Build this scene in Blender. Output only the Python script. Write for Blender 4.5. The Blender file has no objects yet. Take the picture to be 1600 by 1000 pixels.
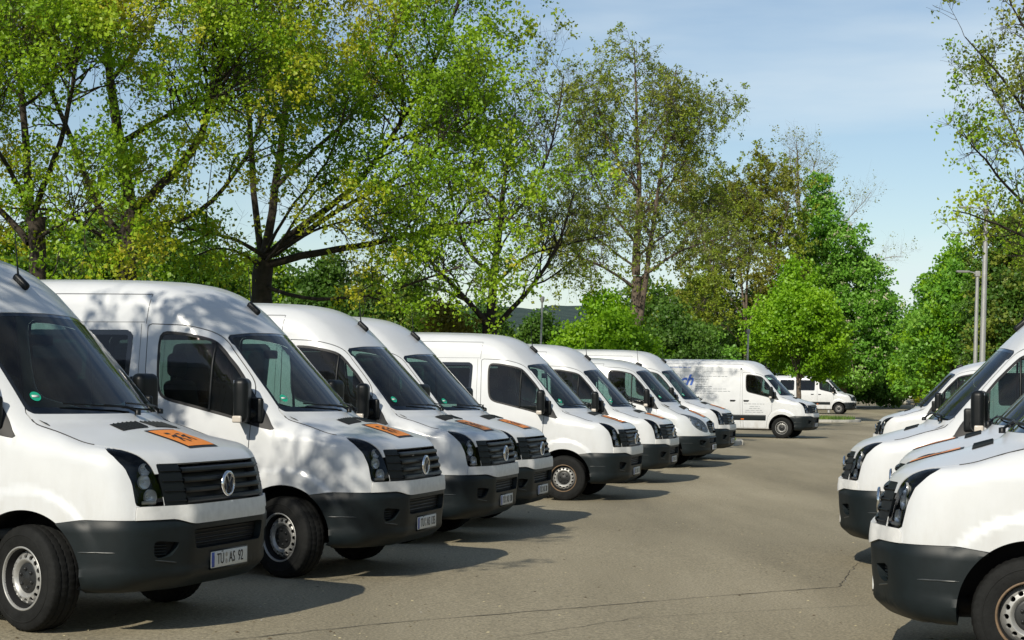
import bpy, math, random
import numpy as np
from mathutils import Matrix, Vector

R = math.radians
scene = bpy.context.scene
col = scene.collection

# ------------------------------------------------------------------ camera, sky, sun, exposure
cam_d = bpy.data.cameras.new('camera')
cam = bpy.data.objects.new('camera', cam_d)
col.objects.link(cam)
cam_d.sensor_width = 36.0
cam_d.lens = 2750 / 1600 * 36
cam_d.shift_y = (603.4 - 500) / 1600
cam_d.clip_start = 0.1
cam_d.clip_end = 6000
CAM_H = 1.711
cam.matrix_world = Matrix.Translation((0, 0, CAM_H)) @ Matrix.Rotation(R(90), 4, 'X') @ Matrix.Rotation(0.0121, 4, 'Z')
scene.camera = cam

LIGHT = Vector((0.62, 1.30, -1.0)).normalized()      # direction the sunlight travels
SUN_EL = math.asin(-LIGHT.z)
SUN_AZ = math.atan2(-LIGHT.x, -LIGHT.y)               # clockwise from +Y

world = bpy.data.worlds.new('World')
scene.world = world
world.use_nodes = True
wn = world.node_tree
wn.nodes.clear()
w_out = wn.nodes.new('ShaderNodeOutputWorld')
w_bg = wn.nodes.new('ShaderNodeBackground')
w_sky = wn.nodes.new('ShaderNodeTexSky')
w_sky.sky_type = 'NISHITA'
w_sky.sun_disc = False
w_sky.sun_elevation = SUN_EL
w_sky.sun_rotation = SUN_AZ
w_sky.air_density = 1.0
w_sky.dust_density = 0.35
w_sky.ozone_density = 1.3
w_tc = wn.nodes.new('ShaderNodeTexCoord')
w_map = wn.nodes.new('ShaderNodeMapping')
w_map.inputs['Scale'].default_value = (1.0, 1.0, 5.5)
w_map.inputs['Rotation'].default_value = (R(12), R(-9), 0.4)
w_no = wn.nodes.new('ShaderNodeTexNoise')
w_no.inputs['Scale'].default_value = 2.3
w_no.inputs['Detail'].default_value = 6
w_no.inputs['Roughness'].default_value = 0.5
w_ra = wn.nodes.new('ShaderNodeValToRGB')
w_ra.color_ramp.elements[0].position = 0.44
w_ra.color_ramp.elements[0].color = (0.0, 0.0, 0.0, 1)
w_ra.color_ramp.elements[1].position = 0.66
w_ra.color_ramp.elements[1].color = (0.9, 0.9, 0.9, 1)
w_mix = wn.nodes.new('ShaderNodeMixRGB')
w_mix.inputs['Color2'].default_value = (7.2, 8.2, 8.8, 1)      # thin high cloud
L = wn.links.new
L(w_tc.outputs['Generated'], w_map.inputs['Vector'])
L(w_map.outputs['Vector'], w_no.inputs['Vector'])
L(w_no.outputs['Fac'], w_ra.inputs['Fac'])
w_sep = wn.nodes.new('ShaderNodeSeparateXYZ')
w_el = wn.nodes.new('ShaderNodeMapRange')          # thin cloud veils lie low, the zenith is clearer
w_el.inputs['From Min'].default_value = 0.0
w_el.inputs['From Max'].default_value = 0.6
w_el.inputs['To Min'].default_value = 1.0
w_el.inputs['To Max'].default_value = 0.25
w_mul = wn.nodes.new('ShaderNodeMath')
w_mul.operation = 'MULTIPLY'
L(w_tc.outputs['Generated'], w_sep.inputs['Vector'])
L(w_sep.outputs['Z'], w_el.inputs['Value'])
L(w_el.outputs['Result'], w_mul.inputs[0])
L(w_ra.outputs['Color'], w_mul.inputs[1])
L(w_mul.outputs[0], w_mix.inputs['Fac'])
L(w_sky.outputs['Color'], w_mix.inputs['Color1'])
L(w_mix.outputs['Color'], w_bg.inputs['Color'])
L(w_bg.outputs['Background'], w_out.inputs['Surface'])
w_bg.inputs['Strength'].default_value = 0.104

sun_d = bpy.data.lights.new('sun', 'SUN')
sun_d.energy = 4.7
sun_d.angle = R(0.53)
sun_d.color = (1.0, 0.93, 0.79)
sun = bpy.data.objects.new('sun', sun_d)
col.objects.link(sun)
sun.rotation_mode = 'QUATERNION'
sun.rotation_quaternion = LIGHT.to_track_quat('-Z', 'Y')
sun.location = (-20, -20, 30)

scene.view_settings.view_transform = 'Standard'
scene.view_settings.look = 'None'
scene.view_settings.gamma = 1.0
scene.view_settings.exposure = 0.0
scene.view_settings.use_curve_mapping = False
scene.cycles.max_bounces = 8
scene.cycles.transparent_max_bounces = 16

# ------------------------------------------------------------------ helpers: tags, materials, meshes
def tag(o, label=None, cat=None, group=None, kind=None):
    if label: o['label'] = label
    if cat: o['category'] = cat
    if group: o['group'] = group
    if kind: o['kind'] = kind
    return o

def empty(name, loc=(0, 0, 0), rz=0.0, parent=None):
    o = bpy.data.objects.new(name, None)
    o.empty_display_size = 0.2
    col.objects.link(o)
    o.location = loc
    o.rotation_euler = (0, 0, rz)
    if parent: o.parent = parent
    return o

MATS = {}
def mat(name, rgb, rough=0.5, metal=0.0, coat=0.0, spec=0.5, var=0.0, vscale=4.0, bump=0.0, bscale=60.0, rvar=0.0):
    if name in MATS: return MATS[name]
    m = bpy.data.materials.new(name)
    m.use_nodes = True
    nt = m.node_tree
    b = nt.nodes['Principled BSDF']
    b.inputs['Base Color'].default_value = (*rgb, 1)
    b.inputs['Roughness'].default_value = rough
    b.inputs['Metallic'].default_value = metal
    b.inputs['Specular IOR Level'].default_value = spec
    b.inputs['Coat Weight'].default_value = coat
    b.inputs['Coat Roughness'].default_value = 0.06
    if var or bump or rvar:
        tc = nt.nodes.new('ShaderNodeTexCoord')
        no = nt.nodes.new('ShaderNodeTexNoise')
        no.inputs['Scale'].default_value = vscale
        no.inputs['Detail'].default_value = 7
        no.inputs['Roughness'].default_value = 0.62
        nt.links.new(tc.outputs['Object'], no.inputs['Vector'])
        if var:
            mr = nt.nodes.new('ShaderNodeMapRange')
            mr.inputs['From Min'].default_value = 0.3
            mr.inputs['From Max'].default_value = 0.7
            mr.inputs['To Min'].default_value = 1 - var
            mr.inputs['To Max'].default_value = 1 + var
            nt.links.new(no.outputs['Fac'], mr.inputs['Value'])
            mx = nt.nodes.new('ShaderNodeVectorMath')
            mx.operation = 'SCALE'
            mx.inputs[0].default_value = rgb
            nt.links.new(mr.outputs['Result'], mx.inputs['Scale'])
            nt.links.new(mx.outputs['Vector'], b.inputs['Base Color'])
        if rvar:
            mr = nt.nodes.new('ShaderNodeMapRange')
            mr.inputs['From Min'].default_value = 0.3
            mr.inputs['From Max'].default_value = 0.7
            mr.inputs['To Min'].default_value = max(0.02, rough - rvar)
            mr.inputs['To Max'].default_value = rough + rvar
            nt.links.new(no.outputs['Fac'], mr.inputs['Value'])
            nt.links.new(mr.outputs['Result'], b.inputs['Roughness'])
        if bump:
            n2 = nt.nodes.new('ShaderNodeTexNoise')
            n2.inputs['Scale'].default_value = bscale
            n2.inputs['Detail'].default_value = 4
            nt.links.new(tc.outputs['Object'], n2.inputs['Vector'])
            bp = nt.nodes.new('ShaderNodeBump')
            bp.inputs['Strength'].default_value = bump
            bp.inputs['Distance'].default_value = 0.01
            nt.links.new(n2.outputs['Fac'], bp.inputs['Height'])
            nt.links.new(bp.outputs['Normal'], b.inputs['Normal'])
    MATS[name] = m
    return m

def glass_mat(name, tint, ior=1.5, rough=0.01, dirt=0.0):
    if name in MATS: return MATS[name]
    m = bpy.data.materials.new(name)
    m.use_nodes = True
    nt = m.node_tree
    nt.nodes.clear()
    out = nt.nodes.new('ShaderNodeOutputMaterial')
    tr = nt.nodes.new('ShaderNodeBsdfTransparent')
    tr.inputs['Color'].default_value = (*tint, 1)
    gl = nt.nodes.new('ShaderNodeBsdfGlossy')
    gl.inputs['Roughness'].default_value = rough
    fr = nt.nodes.new('ShaderNodeFresnel')
    fr.inputs['IOR'].default_value = ior
    mx = nt.nodes.new('ShaderNodeMixShader')
    nt.links.new(fr.outputs['Fac'], mx.inputs['Fac'])
    nt.links.new(tr.outputs['BSDF'], mx.inputs[1])
    nt.links.new(gl.outputs['BSDF'], mx.inputs[2])
    last = mx
    if dirt:
        df = nt.nodes.new('ShaderNodeBsdfDiffuse')
        df.inputs['Color'].default_value = (0.42, 0.40, 0.33, 1)
        tc = nt.nodes.new('ShaderNodeTexCoord')
        no = nt.nodes.new('ShaderNodeTexNoise')
        no.inputs['Scale'].default_value = 3.5
        no.inputs['Detail'].default_value = 6
        nt.links.new(tc.outputs['Object'], no.inputs['Vector'])
        mr = nt.nodes.new('ShaderNodeMapRange')
        mr.inputs['From Min'].default_value = 0.35
        mr.inputs['From Max'].default_value = 0.75
        mr.inputs['To Min'].default_value = dirt * 0.4
        mr.inputs['To Max'].default_value = dirt * 1.6
        nt.links.new(no.outputs['Fac'], mr.inputs['Value'])
        m2 = nt.nodes.new('ShaderNodeMixShader')
        nt.links.new(mr.outputs['Result'], m2.inputs['Fac'])
        nt.links.new(mx.outputs['Shader'], m2.inputs[1])
        nt.links.new(df.outputs['BSDF'], m2.inputs[2])
        last = m2
    nt.links.new(last.outputs['Shader'], out.inputs['Surface'])
    MATS[name] = m
    return m

class G:
    """geometry: vertices, vertex normals (or None = flat), list of face index arrays (m,3) or (m,4)"""
    def __init__(s, V, F, N=None):
        s.V = np.asarray(V, float).reshape(-1, 3)
        s.F = [np.asarray(f, int) for f in (F if isinstance(F, list) else [F])]
        s.N = None if N is None else np.asarray(N, float).reshape(-1, 3)
    def copy(s):
        return G(s.V.copy(), [f.copy() for f in s.F], None if s.N is None else s.N.copy())
    def move(s, d):
        s.V = s.V + np.asarray(d, float); return s
    def scale(s, k):
        s.V = s.V * np.asarray(k, float); return s
    def mat3(s, M):
        M = np.asarray(M, float); s.V = s.V @ M.T
        if s.N is not None: s.N = s.N @ M.T
        return s
    def rot(s, axis, a):
        return s.mat3(np.array(Matrix.Rotation(a, 3, axis)))
    def mirror_y(s):
        g = s.copy(); g.V[:, 1] *= -1
        if g.N is not None: g.N[:, 1] *= -1
        g.F = [f[:, ::-1].copy() for f in g.F]
        return g

def smooth_normals(g):
    N = np.zeros_like(g.V)
    for f in g.F:
        if not len(f): continue
        a, b, c = g.V[f[:, 0]], g.V[f[:, 1]], g.V[f[:, -1]]
        n = np.cross(b - a, c - a)
        for k in range(f.shape[1]): np.add.at(N, f[:, k], n)
    g.N = N / (np.linalg.norm(N, axis=1, keepdims=True) + 1e-12)
    return g

def flat(g):
    """split the corners so that every face gets its own normal"""
    V, F, N, o = [], [], [], 0
    for f in g.F:
        if not len(f): continue
        k = f.shape[1]
        v = g.V[f.reshape(-1)]
        n = np.cross(g.V[f[:, 1]] - g.V[f[:, 0]], g.V[f[:, -1]] - g.V[f[:, 0]])
        n /= np.linalg.norm(n, axis=1, keepdims=True) + 1e-12
        V.append(v); N.append(np.repeat(n, k, 0))
        F.append(np.arange(len(v)).reshape(-1, k) + o); o += len(v)
    return G(np.concatenate(V), F, np.concatenate(N))

def cat(*gs):
    gs = [g for g in gs if g is not None and len(g.V)]
    if any(g.N is not None for g in gs):
        gs = [g if g.N is not None else flat(g) for g in gs]
    V, F, N, o = [], [], [], 0
    for g in gs:
        V.append(g.V); F += [f + o for f in g.F if len(f)]; o += len(g.V)
        if g.N is not None: N.append(g.N)
    return G(np.concatenate(V), F, np.concatenate(N) if N else None)

def to_mesh(name, g, material, mat_idx=None):
    me = bpy.data.meshes.new(name)
    fs = [f for f in g.F if len(f)]
    nl = sum(f.size for f in fs); nf = sum(len(f) for f in fs)
    me.vertices.add(len(g.V)); me.loops.add(nl); me.polygons.add(nf)
    me.vertices.foreach_set('co', g.V.astype(np.float32).ravel())
    li = np.concatenate([f.ravel() for f in fs]).astype(np.int32)
    me.loops.foreach_set('vertex_index', li)
    tot = np.concatenate([np.full(len(f), f.shape[1]) for f in fs])
    st = np.concatenate([[0], np.cumsum(tot)[:-1]]).astype(np.int32)
    me.polygons.foreach_set('loop_start', st)
    for m_ in (material if isinstance(material, (list, tuple)) else [material]):
        me.materials.append(m_)
    if mat_idx is not None: me.polygons.foreach_set('material_index', np.asarray(mat_idx, np.int32))
    me.update(calc_edges=True)
    if g.N is not None:
        me.polygons.foreach_set('use_smooth', np.ones(nf, bool))
        me.normals_split_custom_set_from_vertices(g.N.astype(np.float32))
    me.update()
    return me

def obj(name, g, material, parent=None, loc=None, rot=None, mesh=None, mat_idx=None):
    me = mesh or to_mesh(name, g, material, mat_idx)
    o = bpy.data.objects.new(name, me)
    col.objects.link(o)
    if loc is not None: o.location = loc
    if rot is not None: o.rotation_euler = rot
    if parent is not None: o.parent = parent
    return o

def box(c, s):
    x, y, z = np.asarray(s, float) / 2
    V = np.array([(-x,-y,-z),(x,-y,-z),(x,y,-z),(-x,y,-z),(-x,-y,z),(x,-y,z),(x,y,z),(-x,y,z)]) + np.asarray(c, float)
    F = [(0,3,2,1),(4,5,6,7),(0,1,5,4),(1,2,6,5),(2,3,7,6),(3,0,4,7)]
    return G(V, np.array(F))

def rbox(c, s, r, n=4):
    """rounded box"""
    h = np.asarray(s, float) / 2
    r = min(r, *(h * 0.999))
    Vs, Fs, o = [], [], 0
    t = np.linspace(-1, 1, 2 * n + 2)
    A, B = np.meshgrid(t, t, indexing='ij')
    m = len(t)
    idx = np.arange(m * m).reshape(m, m)
    q = np.stack([idx[:-1, :-1], idx[1:, :-1], idx[1:, 1:], idx[:-1, 1:]], -1).reshape(-1, 4)
    for ax in range(3):
        for sg in (-1, 1):
            P = np.zeros((m, m, 3))
            u, v = (ax + 1) % 3, (ax + 2) % 3
            P[..., ax] = sg; P[..., u] = A; P[..., v] = B
            Vs.append(P.reshape(-1, 3)); Fs.append((q if sg > 0 else q[:, ::-1]) + o); o += m * m
    P = np.concatenate(Vs)
    Q = np.sign(P) * np.where(np.abs(P) > 0.999, 1, np.abs(P))
    k = 1.0 / (n + 0.5)
    # map the parameter so that the outer n steps lie in the rounded zone
    a = np.abs(P)
    lin = np.where(a <= k, a / k * (1 - 0), 1)
    base = np.sign(P) * lin * (h - r)
    ang = np.where(a > k, (a - k) / (1 - k), 0) * np.sign(P)
    D = np.tan(ang * math.pi / 4)
    face_ax = np.repeat(np.arange(6) // 2, m * m)
    sg = np.repeat(np.tile([-1, 1], 3), m * m)
    D[np.arange(len(D)), face_ax] = sg
    base[np.arange(len(D)), face_ax] = sg * (h - r)[face_ax]
    Nn = D / np.linalg.norm(D, axis=1, keepdims=True)
    return G(base + r * Nn + np.asarray(c, float), np.concatenate(Fs), Nn)

def lathe(prof, n=48, axis='Y', closed=False):
    """prof: (a, r) pairs along the axis; normals smooth"""
    prof = np.asarray(prof, float)
    th = np.linspace(0, 2 * math.pi, n, endpoint=False)
    a, r = prof[:, 0], prof[:, 1]
    Y = np.repeat(a[:, None], n, 1); X = r[:, None] * np.cos(th); Z = r[:, None] * np.sin(th)
    V = np.stack([X, Y, Z], -1).reshape(-1, 3)
    m = len(prof)
    I = np.arange(m * n).reshape(m, n)
    J = np.roll(I, -1, 1)
    F = np.stack([I[:-1], I[1:], J[1:], J[:-1]], -1).reshape(-1, 4)
    if closed:
        F = np.concatenate([F, np.stack([I[-1], I[0], J[0], J[-1]], -1)])
    g = G(V, F)
    if axis == 'X': g.mat3([[0,1,0],[1,0,0],[0,0,1]]); g.F = [f[:, ::-1] for f in g.F]
    if axis == 'Z': g.mat3([[1,0,0],[0,0,1],[0,1,0]]); g.F = [f[:, ::-1] for f in g.F]
    return smooth_normals(g)

def tube(pts, rad, n=8, cap=True):
    P = np.asarray(pts, float); m = len(P)
    rad = np.broadcast_to(np.asarray(rad, float), (m,))
    Tn = np.gradient(P, axis=0); Tn /= np.linalg.norm(Tn, axis=1, keepdims=True) + 1e-12
    up = np.array([0, 0, 1.0]) if abs(Tn[0, 2]) < 0.9 else np.array([1.0, 0, 0])
    A = np.cross(Tn, up); A /= np.linalg.norm(A, axis=1, keepdims=True) + 1e-9
    B = np.cross(Tn, A)
    th = np.linspace(0, 2 * math.pi, n, endpoint=False)
    D = A[:, None] * np.cos(th)[None, :, None] + B[:, None] * np.sin(th)[None, :, None]
    V = P[:, None] + D * rad[:, None, None]
    I = np.arange(m * n).reshape(m, n); J = np.roll(I, -1, 1)
    F = [np.stack([I[:-1], J[:-1], J[1:], I[1:]], -1).reshape(-1, 4)]
    V = V.reshape(-1, 3); N = D.reshape(-1, 3)
    if cap and n >= 3:
        k = len(V)
        V = np.concatenate([V, P[[0]], P[[-1]]]); N = np.concatenate([N, -Tn[[0]], Tn[[-1]]])
        F.append(np.stack([I[0], np.full(n, k), J[0]], -1)); F.append(np.stack([I[-1], J[-1], np.full(n, k + 1)], -1))
    return G(V, F, N)

def strip(A, B, N=None):
    """ribbon between two polylines"""
    A, B = np.asarray(A, float), np.asarray(B, float)
    m = len(A); I = np.arange(m)
    F = np.stack([I[:-1], I[1:], I[1:] + m, I[:-1] + m], -1)
    return G(np.concatenate([A, B]), F, None if N is None else np.concatenate([N, N]))

def chaikin(P, k=2, closed=True):
    P = np.asarray(P, float)
    for _ in range(k):
        if closed:
            Q = np.roll(P, -1, 0); P = np.stack([.75 * P + .25 * Q, .25 * P + .75 * Q], 1).reshape(-1, P.shape[1])
        else:
            Q = P[1:]; Pp = P[:-1]
            P = np.concatenate([P[:1], np.stack([.75 * Pp + .25 * Q, .25 * Pp + .75 * Q], 1).reshape(-1, P.shape[1]), P[-1:]])
    return P

def sd_poly(p, poly):
    """signed distance of points p (n,2) to a closed polygon; negative inside"""
    poly = np.asarray(poly, float)
    d = np.full(len(p), 1e9); inside = np.zeros(len(p), bool)
    for a, b in zip(poly, np.roll(poly, -1, 0)):
        e = b - a; w = p - a
        t = np.clip((w @ e) / (e @ e + 1e-12), 0, 1)
        d = np.minimum(d, np.hypot(w[:, 0] - t * e[0], w[:, 1] - t * e[1]))
        c = (a[1] <= p[:, 1]) != (b[1] <= p[:, 1])
        with np.errstate(divide='ignore', invalid='ignore'):
            xi = a[0] + (p[:, 1] - a[1]) * e[0] / (e[1] if abs(e[1]) > 1e-12 else 1e-12)
        inside ^= c & (p[:, 0] < xi)
    return np.where(inside, -d, d)

def clip(g, f, keep_neg=True):
    """part of a triangle mesh where the vertex field f is negative"""
    f = np.asarray(f, float).copy()
    if not keep_neg: f = -f
    f[np.abs(f) < 1e-6] = 1e-6
    T = g.F[0]
    s = f[T] < 0
    k = s.sum(1)
    out = [T[k == 3]]
    newE = {}
    V, N = [g.V], [g.N]
    mixed = T[(k == 1) | (k == 2)]; ms = s[(k == 1) | (k == 2)]
    if len(mixed):
        odd = np.where(ms.sum(1) == 1, np.argmax(ms, 1), np.argmin(ms, 1))   # the vertex on its own side
        r = np.arange(len(mixed))
        a, b, c = mixed[r, odd], mixed[r, (odd + 1) % 3], mixed[r, (odd + 2) % 3]
        def cut(p, q):
            lo, hi = np.minimum(p, q), np.maximum(p, q)
            return lo.astype(np.int64) * len(f) + hi
        e = np.concatenate([cut(a, b), cut(a, c)])
        u, inv = np.unique(e, return_inverse=True)
        lo, hi = u // len(f), u % len(f)
        t = (f[lo] / (f[lo] - f[hi]))[:, None]
        V.append(g.V[lo] * (1 - t) + g.V[hi] * t)
        nn = g.N[lo] * (1 - t) + g.N[hi] * t
        N.append(nn / (np.linalg.norm(nn, axis=1, keepdims=True) + 1e-12))
        ab, ac = inv[:len(a)] + len(f), inv[len(a):] + len(f)
        one = ms[r, odd]
        out.append(np.stack([a, ab, ac], -1)[one])
        t2 = ~one
        out.append(np.stack([ab, b, c], -1)[t2]); out.append(np.stack([ab, c, ac], -1)[t2])
    T2 = np.concatenate(out)
    V, N = np.concatenate(V), np.concatenate(N)
    used, inv = np.unique(T2, return_inverse=True)
    return G(V[used], inv.reshape(-1, 3), N[used]) if len(T2) else G(np.zeros((0, 3)), np.zeros((0, 3), int), np.zeros((0, 3)))

def rim(g, depth):
    """walls that turn inwards along the open edges of a clipped panel"""
    T = g.F[0]
    E = np.concatenate([T[:, [0, 1]], T[:, [1, 2]], T[:, [2, 0]]])
    key = np.sort(E, 1); key = key[:, 0].astype(np.int64) * len(g.V) + key[:, 1]
    u, idx, cnt = np.unique(key, return_index=True, return_counts=True)
    B = E[idx[cnt == 1]]
    if not len(B): return g
    a, b = g.V[B[:, 0]], g.V[B[:, 1]]
    na, nb = g.N[B[:, 0]], g.N[B[:, 1]]
    V = np.stack([a, a - na * depth, b - nb * depth, b], 1).reshape(-1, 3)
    F = np.arange(len(V)).reshape(-1, 4)
    return cat(g, flat(G(V, F)))

def offset(g, d):
    g = g.copy(); g.V = g.V + g.N * (d[:, None] if np.ndim(d) else d); return g

def pchip(xs, ys, n=3000):
    xs, ys = np.asarray(xs, float), np.asarray(ys, float)
    o = np.argsort(xs); xs, ys = xs[o], ys[o]
    h = np.diff(xs); dl = np.diff(ys) / h
    m = np.zeros(len(xs)); m[0], m[-1] = dl[0], dl[-1]
    for i in range(1, len(xs) - 1):
        if dl[i-1] * dl[i] > 0:
            w1, w2 = 2 * h[i] + h[i-1], h[i] + 2 * h[i-1]
            m[i] = (w1 + w2) / (w1 / dl[i-1] + w2 / dl[i])
    q = np.linspace(xs[0], xs[-1], n)
    i = np.clip(np.searchsorted(xs, q, 'right') - 1, 0, len(h) - 1)
    t = (q - xs[i]) / h[i]
    y = ((1+2*t)*(1-t)**2)*ys[i] + t*(1-t)**2*h[i]*m[i] + t*t*(3-2*t)*ys[i+1] + t*t*(t-1)*h[i]*m[i+1]
    return lambda v: np.interp(v, q, y)

def sstep(a, b, x):
    t = np.clip((x - a) / (b - a), 0, 1); return t * t * (3 - 2 * t)
def smax(a, b, k):
    h = np.clip(.5 + .5 * (a - b) / k, 0, 1)
    return b * (1 - h) + a * h + k * h * (1 - h)
# ------------------------------------------------------------------ materials for the vehicles
M_WHITE = mat('white_paint', (0.585, 0.60, 0.615), 0.34, coat=0.4, var=0.04, vscale=2.6, rvar=0.06)
def add_grime(m, amount, rgb):
    nt = m.node_tree; b = nt.nodes['Principled BSDF']; L_ = nt.links.new
    old = b.inputs['Base Color'].links[0].from_socket
    tc = nt.nodes.new('ShaderNodeTexCoord'); sp = nt.nodes.new('ShaderNodeSeparateXYZ'); L_(tc.outputs['Object'], sp.inputs[0])
    h = nt.nodes.new('ShaderNodeMapRange'); h.inputs['From Min'].default_value = 1.15; h.inputs['From Max'].default_value = .30; L_(sp.outputs['Z'], h.inputs['Value'])
    mp = nt.nodes.new('ShaderNodeMapping'); mp.inputs['Scale'].default_value = (5, 5, 1.6); L_(tc.outputs['Object'], mp.inputs['Vector'])
    no = nt.nodes.new('ShaderNodeTexNoise'); no.inputs['Scale'].default_value = 2.0; no.inputs['Detail'].default_value = 8; no.inputs['Roughness'].default_value = .7; L_(mp.outputs['Vector'], no.inputs['Vector'])
    r = nt.nodes.new('ShaderNodeMapRange'); r.inputs['From Min'].default_value = .42; r.inputs['From Max'].default_value = .75; L_(no.outputs['Fac'], r.inputs['Value'])
    a = nt.nodes.new('ShaderNodeMath'); a.operation = 'MULTIPLY'; L_(h.outputs[0], a.inputs[0]); L_(r.outputs[0], a.inputs[1])
    k = nt.nodes.new('ShaderNodeMath'); k.operation = 'MULTIPLY'; k.inputs[1].default_value = amount; L_(a.outputs[0], k.inputs[0])
    mx = nt.nodes.new('ShaderNodeMixRGB'); mx.inputs['Color2'].default_value = (*rgb, 1); L_(k.outputs[0], mx.inputs['Fac']); L_(old, mx.inputs['Color1']); L_(mx.outputs[0], b.inputs['Base Color'])
M_WHITE.node_tree.nodes['Principled BSDF'].inputs['Coat Roughness'].default_value = .16
add_grime(M_WHITE, .55, (.34, .31, .25))
M_SILVER = mat('pale_silver_paint', (0.60, 0.62, 0.63), 0.33, coat=0.55, metal=0.15, var=0.03, vscale=2.0)
M_STRIP = mat('scuffed_white_plastic', (0.66, 0.66, 0.65), 0.42, var=0.10, vscale=14)
M_PLAST = mat('dark_grey_plastic', (0.0070, 0.0112, 0.0132), 0.46, spec=0.28, var=0.18, vscale=9, bump=0.06, bscale=260)
M_BLACK = mat('black_plastic', (0.005, 0.0065, 0.0075), 0.42, spec=0.3)
M_RUB = mat('black_rubber', (0.012, 0.012, 0.013), 0.6)
M_GLOSSB = mat('black_glazing_border', (0.004, 0.005, 0.006), 0.06, coat=0.6)
M_DARK = mat('near_black_trim', (0.004, 0.004, 0.005), 0.8)  # near-black matt trim for recesses, wheel housings and underbody
M_LINE = mat('seam_dark', (0.03, 0.03, 0.032), 0.8)
M_INT = mat('grey_interior', (0.030, 0.034, 0.036), 0.75, var=0.2, vscale=5)
M_SEAT = mat('dark_seat_fabric', (0.018, 0.020, 0.023), 0.9, var=0.2, vscale=30)
M_CHROME = mat('chrome', (0.78, 0.79, 0.80), 0.12, metal=1.0)
M_REFL = mat('lamp_reflector', (0.82, 0.83, 0.84), 0.24, metal=.5)
M_STEEL = mat('silver_painted_steel', (0.36, 0.36, 0.35), 0.42, metal=0.45, var=0.12, vscale=18)
M_RUST = mat('rusty_rim_edge', (0.17, 0.115, 0.07), 0.7, metal=0.2, var=0.35, vscale=22)
M_TYRE = mat('tyre_rubber', (0.010, 0.0105, 0.0105), 0.8, spec=0.2, var=0.35, vscale=11, bump=0.25, bscale=90)
M_CAP = mat('black_hub_cap', (0.012, 0.013, 0.014), 0.45)
M_ORANGE = mat('orange_sign_film', (0.80, 0.24, 0.015), 0.4, var=0.05, vscale=9)
M_PLATE = mat('plate_white', (0.60, 0.61, 0.60), 0.45, var=0.05, vscale=20)
M_BLUE = mat('plate_blue', (0.02, 0.06, 0.35), 0.4)
M_INK = mat('plate_ink', (0.01, 0.01, 0.012), 0.5)
M_AMBER = mat('amber_lens', (0.7, 0.16, 0.01), 0.2)
M_RED = mat('red_lens', (0.45, 0.01, 0.01), 0.2)
M_GREEN = mat('green_badge', (0.01, 0.33, 0.20), 0.5)
M_BLUEINK = mat('blue_lettering', (0.015, 0.10, 0.46), 0.5)
M_GREYINK = mat('grey_lettering', (0.27, 0.29, 0.31), 0.6)
M_WS = glass_mat('windscreen_glass', (0.42, 0.58, 0.54), 1.54, dirt=0.025)
M_SG = glass_mat('side_glass', (0.34, 0.46, 0.43), 1.50, dirt=0.01)
M_PG = glass_mat('tinted_rear_glass', (0.16, 0.22, 0.21), 1.52)
M_LENS = glass_mat('headlight_lens', (0.93, 0.94, 0.94), 1.42)

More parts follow.
